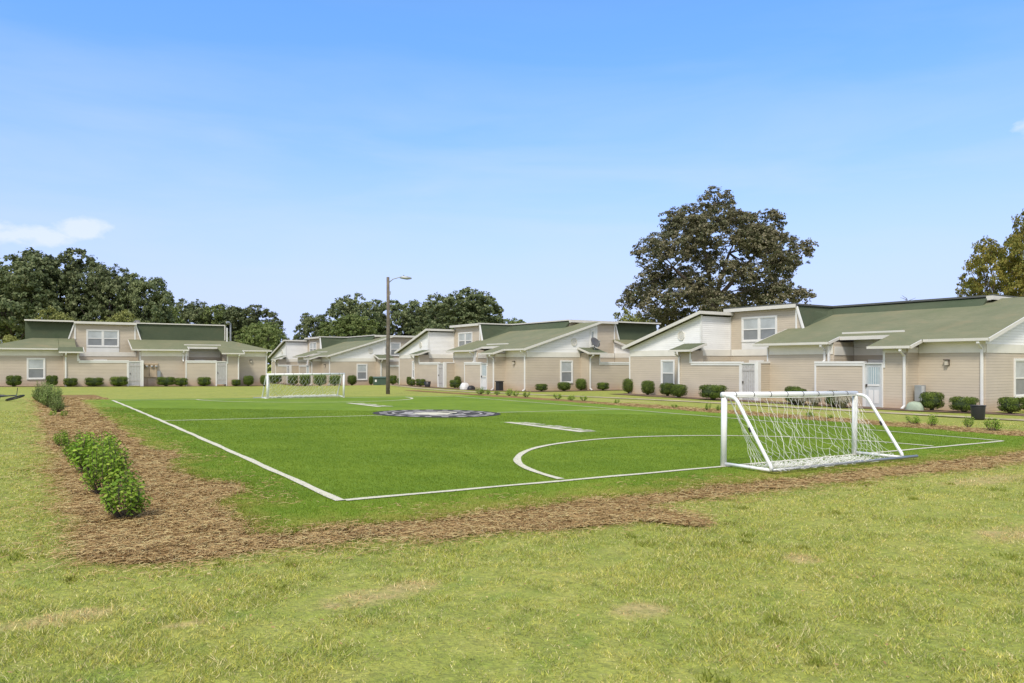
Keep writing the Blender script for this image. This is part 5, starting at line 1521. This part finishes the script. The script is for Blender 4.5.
sp_ = leafy('sparse_shrub', 0.6, 0.5, 20, 14, 0.085, M['gardenia'], 8)
def put(proto, first, x, y, s, label, group, rz=0.0, sz=1.0):
    o = proto if first else copy_tree(proto)
    o.location = (x, y, G(x, y)+0.02); o.scale = (s, s, s*sz); o.rotation_euler = (0, 0, rz); o['label'] = label; o['group'] = group; o['category'] = 'shrub'; return o
def gpt(px, py):
    t_ = (px-512)/735.08; c_, s_ = math.cos(TH), math.sin(TH); Z = 20.
    for _ in range(80):
        u = CAM.x + Z*(t_*c_+s_); v_ = CAM.y + Z*(-t_*s_+c_); Z = 0.6*Z + 0.4*(CAM.z-G(u, v_))*735.08/(py-363.06)
    return u, v_, Z
GRP = 'shrubs in the straw bed beside the left touchline'
for i, (pr_, px, py, wpx, hpx, lb) in enumerate([
 (gp1, 125, 521, 48, 45, 'nearest bright green leafy shrub in the pine straw bed'),
 (gp2, 104, 496, 50, 50, 'dense dark green shrub right behind the nearest one'),
 (gp1, 92, 473, 44, 36, 'third glossy shrub in the straw bed, bright topped'),
 (gp2, 78, 461, 32, 26, 'low leaning shrub at the far side of the near shrub clump'),
 (gp1, 62, 448, 16, 16, 'tiny isolated shrub left of the near shrub clump'),
 (gp2, 112, 478, 30, 30, 'shrub tucked into the right middle of the near clump'),
 (gp1, 102, 462, 34, 27, 'shrub on the right flank of the near clump')]):
    x, y, Z = gpt(px, py); s = wpx*Z/735.08/(0.62 if pr_ is gp1 else 0.8)*0.95
    o = put(pr_, i < 2, x, y, s, lb, GRP, random.uniform(0, 6), (hpx*Z/735.08)/(s*(0.62 if pr_ is gp1 else 0.70))*0.97)
for i, (px, py, wpx, hpx, lb) in enumerate([
 (43, 403, 20, 20, 'larger sage green shrub at the far end of the left straw bed'), (52, 408, 22, 22, 'sage green shrub in the middle of the far shrub cluster'), (57, 413, 15, 15, 'lower sage shrub at the front of the far cluster'), (47, 406, 20, 20, 'sage shrub leaning left in the far cluster')]):
    x, y, Z = gpt(px, py); s = wpx*Z/735.08/1.0
    put(sg, i == 0, x, y, s, lb, GRP, random.uniform(0, 6), hpx*Z/735.08/s)
GR2 = 'young shrubs along the right touchline'
first = True
RL = [(480, 394.5, 10, 7), (488, 394.5, 6, 5), (497, 395, 7, 4), (509.5, 396, 8, 7), (516, 396.5, 7, 6), (526.5, 397.5, 8, 6), (557.5, 399.5, 9, 6), (571.5, 400.5, 9, 5), (583.5, 401, 8, 5), (617, 404, 6, 5),
      (674.5, 408.5, 7, 4), (708, 411, 6, 8), (719, 411.5, 6, 6), (810, 417.5, 9, 6), (830, 419, 6, 4), (913, 424.5, 13, 9), (932.7, 426.5, 11, 12), (968.6, 428, 10, 11), (992.5, 431.5, 16, 13)]
names = ['first young shrub from the left in the row along the right touchline', 'second young shrub from the left in the row, small', 'third young shrub from the left, low', 'shrub just left of the middle building corner', 'shrub right beside the one near the middle building corner', 'young shrub in front of the middle building corner downspout',
         'young shrub in front of the gable window of the middle building', 'young shrub second left from the dish', 'young shrub below the dish, in the straw', 'tiny sprig left of the corner boxwood', 'brownish tiny sprig in the straw below the window', 'thin upright sprig left of the near goal', 'thin sprig beside the near goal left post',
         'small shrub seen through the middle of the near goal net', 'tiny sprig seen through the near goal net', 'low shrub just right of the near goal', 'upright shrub second right of the near goal', 'upright shrub left of the black bin', 'biggest young shrub, below the black bin']
for (px, py, wpx, hpx), lb in zip(RL, names):
    x, y, Z = gpt(px, py); s = wpx*Z/735.08/0.6
    put(sp_, first, x, y, s, lb, GR2, random.uniform(0, 6), max(0.6, hpx*Z/735.08/(s*0.5))); first = False
# small sprigs in left bed
for px, py, lb in [(53, 417, 'tiny sprig left in the straw before the far shrub cluster'), (64, 417.5, 'tiny sprig right in the straw before the far shrub cluster')]:
    x, y, Z = gpt(px, py); put(sp_, False, x, y, 0.35, lb, GRP, 1.0)
# strap-leaved clumps behind the near goal
def strap(x, y, w, h, label):
    root = empty('grass_clump', (x, y, G(x, y)), 0, label, 'ornamental grass', 'strap leaved clumps by the gate'); V = []; F = []
    for k in range(330):
        a = random.uniform(0, 6.28); r0 = random.uniform(0, 0.10); q = random.uniform(0.3, 1.0); hh = h*random.uniform(0.6, 1.1)
        d = np.array([math.cos(a), math.sin(a), 0]); sdv = np.array([-math.sin(a), math.cos(a), 0])*0.012
        ps = [d*r0, d*(r0+w*0.22*q)+np.array([0, 0, hh*0.75]), d*(r0+w*0.38*q)+np.array([0, 0, hh]), d*(r0+w*0.52*q)+np.array([0, 0, hh*0.7])]
        n = len(V)
        for p in ps: V += [p-sdv, p+sdv]
        F += [(n, n+1, n+3, n+2), (n+2, n+3, n+5, n+4), (n+4, n+5, n+7, n+6)]
    np_mesh('leaves', np.array(V), np.array(F), M['liriope'], root)
for px, u_, w_, h_, lb in [(801, 26.2, 0.8, 0.42, 'left grey strap leaved clump seen under the near goal crossbar'), (843, 26.1, 0.8, 0.5, 'right grey strap leaved clump seen inside the near goal'), (815, 26.2, 0.5, 0.35, 'middle grey strap leaved clump seen under the crossbar')]:
    t_ = (px-512)/735.08; Z = (u_-CAM.x)/(t_*math.cos(TH)+math.sin(TH)); x, y = at(px, Z); strap(x, y, w_, h_, lb)

# ------------------------------------------------------------------ small yard objects
def on_u(px, u_):
    t_ = (px-512)/735.08; Z = (u_-CAM.x)/(t_*math.cos(TH)+math.sin(TH)); return at(px, Z)
x, y, Z = gpt(978, 419.5)
bn = empty('trash_bin', (x, y, G(x, y)), 0.3, 'black round trash bin standing on the grass near the right house corner', 'trash bin')
MB().tube([(0, 0, 0), (0, 0, 0.04), (0, 0, 0.30), (0, 0, 0.42), (0, 0, 0.46)], [0.19, 0.20, 0.215, 0.225, 0.225], 18).build('bin_body', M['black'], bn, True)
MB().tube([(0, 0, 0.455), (0, 0, 0.49)], [0.24, 0.24], 18).build('rim', M['black'], bn, True)
# AC / meter cabinet in the recess and pale cover
x, y = 28.22, 5.66+2.38
ac = empty('utility_cabinet', (x, y, -0.294), 0, 'grey utility cabinet in the wall recess beside the downspout', 'utility cabinet')
MB().box(-0.2, 0.2, -0.16, 0.12, 0.3, 0.98).build('cabinet', M['grey'], ac, bevel=0.015)
MB().box(-0.17, 0.02, -0.185, -0.162, 0.34, 0.94).build('cabinet_door', M['door'], ac)
MB().box(-0.12, 0.12, -0.1, 0.1, -0.2, 0.298).build('conduit_stand', M['grey'], ac)
def blob(name, loc, sx, sy, sz, mat, label, cat, seed, rz=0.0):
    mb = MB(); rg = random.Random(seed); nlat, nlon = 10, 18; vs = []
    for i in range(nlat+1):
        th_ = math.pi/2*i/nlat
        for j in range(nlon):
            ph = 2*math.pi*j/nlon; q = 1+0.10*math.sin(3*ph+seed)+0.07*math.sin(7*ph+2*i)
            vs.append((sx*q*math.sin(th_)**0.7*math.cos(ph), sy*q*math.sin(th_)**0.7*math.sin(ph), sz*math.cos(th_)**0.8*(1+0.08*math.sin(5*ph+i)) - (0.05 if i == nlat else 0)))
    mb.v = vs; mb.f = [(i*nlon+j, (i+1)*nlon+j, (i+1)*nlon+(j+1) % nlon, i*nlon+(j+1) % nlon) for i in range(nlat) for j in range(nlon)]
    o = mb.build(name, mat, None, True); o.location = loc; o.rotation_euler = (0, 0, rz); return tag(o, label, cat)
x, y = on_u(915, 27.25); blob('plastic_cover', (x, y, G(x, y)), 0.24, 0.34, 0.34, M['palegreen'], 'pale green rounded plastic cover lying at the foot of the downspout', 'plastic cover', 1)
x, y = on_u(464.5, 23.7); blob('bag', (x, y, G(x, y)), 0.36, 0.36, 0.48, M['bag'], 'white filled bag on the ground beside the gate of the middle building', 'bag', 2)
x, y = on_u(471, 23.7); blob('bag', (x, y, G(x, y)), 0.30, 0.30, 0.30, M['black'], 'black bag slumped right of the white one', 'bag', 3)
x, y = on_u(499.5, 24.7)
tb = empty('wheeled_bin', (x, y, G(x, y)), 0, 'dark upright bin standing in the recess of the middle building', 'trash bin')
MB().prism([(-0.2, -0.2, 0), (0.2, -0.2, 0), (0.2, 0.2, 0), (-0.2, 0.2, 0)][::-1], (0, 0, 0.62)).build('bin_body', M['black'], tb, bevel=0.03)
MB().box(-0.25, 0.23, -0.23, 0.23, 0.622, 0.68).build('lid', M['black'], tb, bevel=0.02)
x, y = on_u(427.5, 23.9)
pt_ = MB().tube([(0, 0, 0), (0, 0, 0.05), (0, 0, 0.42), (0, 0, 0.46), (0, 0, 0.40)], [0.20, 0.21, 0.28, 0.30, 0.2], 16).build('plant_pot', M['black'], None, True); pt_.location = (x, y, G(x, y)); tag(pt_, 'black plant pot right of the wide shrub by the gate', 'plant pot')
x, y = at(380, 66)
ub = empty('transformer_box', (x, y, G(x, y)), -0.3, 'dark green utility transformer box left of the light pole', 'transformer box')
MB().box(-0.58, 0.58, -0.45, 0.45, 0.0, 0.62).build('housing', M['ugreen'], ub, bevel=0.02)
MB().prism([(-0.62, -0.5, 0.62), (0.62, -0.5, 0.62), (0.62, 0.5, 0.70), (-0.62, 0.5, 0.70)], (0, 0, 0.06)).build('lid', M['ugreen'], ub)
MB().box(-0.5, -0.34, -0.47, -0.452, 0.3, 0.5).build('notice_plate', M['white'], ub)

# bicycle lying in the grass at the left
x, y, Z = gpt(1, 401)
bk = empty('bicycle', (x, y, G(x, y)+0.05), R(-28), 'black bicycle lying on its side in the grass at the left edge', 'bicycle')
def tor(cx, cy, cz, R_, r, n=32, tilt=0.0):
    return [(cx+R_*math.cos(2*math.pi*k/n), cy+R_*math.sin(2*math.pi*k/n), cz + tilt*math.cos(2*math.pi*k/n)) for k in range(n+1)]
for wx_, tl in ((0.55, 0.10), (-0.50, 0.03)):
    w_ = MB().tube(tor(wx_, 0, 0.08, 0.31, 0.025, 32, tl), 0.030, 8).build('wheel', M['black'], bk, True)
    MB().tube(tor(wx_, 0, 0.08, 0.28, 0.01, 32, tl), 0.010, 6).build('rim', M['black'], w_, True)
    sp2 = MB()
    for k in range(14):
        a = 2*math.pi*k/14; sp2.tube([(wx_, 0, 0.09), (wx_+0.27*math.cos(a), 0.27*math.sin(a), 0.08+tl*math.cos(a))], 0.003, 3)
    sp2.build('spokes', M['black'], w_)
fm = MB()
for a, b_ in [((-0.5, 0, .1), (-0.12, 0.02, .12)), ((-0.5, 0, .1), (-0.18, 0.42, .14)), ((-0.12, 0.02, .12), (-0.18, 0.42, .14)), ((-0.12, 0.02, .12), (0.33, 0.38, .16)), ((-0.18, 0.42, .14), (0.33, 0.45, .16)), ((0.33, 0.50, .17), (0.55, 0, .1))]:
    fm.tube([a, b_], 0.02, 8)
fm.build('frame', M['black'], bk)
MB().tube([(-0.18, 0.42, 0.14), (-0.2, 0.52, 0.14)], 0.014, 6).build('seat_post', M['grey'], bk)
MB().tube([(-0.34, 0.54, 0.14), (-0.2, 0.55, 0.14), (-0.06, 0.53, 0.14)], [0.06, 0.05, 0.02], 8).build('saddle', M['black'], bk)
MB().tube([(0.32, 0.50, 0.17), (0.30, 0.58, 0.20), (0.32, 0.60, 0.48)], 0.013, 8).build('handlebar', M['black'], bk)
MB().tube([(-0.12, 0.02, 0.05), (-0.12, 0.02, 0.22)], 0.07, 12).build('crank', M['black'], bk)
MB().tube([(-0.12, 0.02, 0.22), (-0.02, -0.10, 0.24)], 0.012, 6).build('pedal', M['black'], bk)
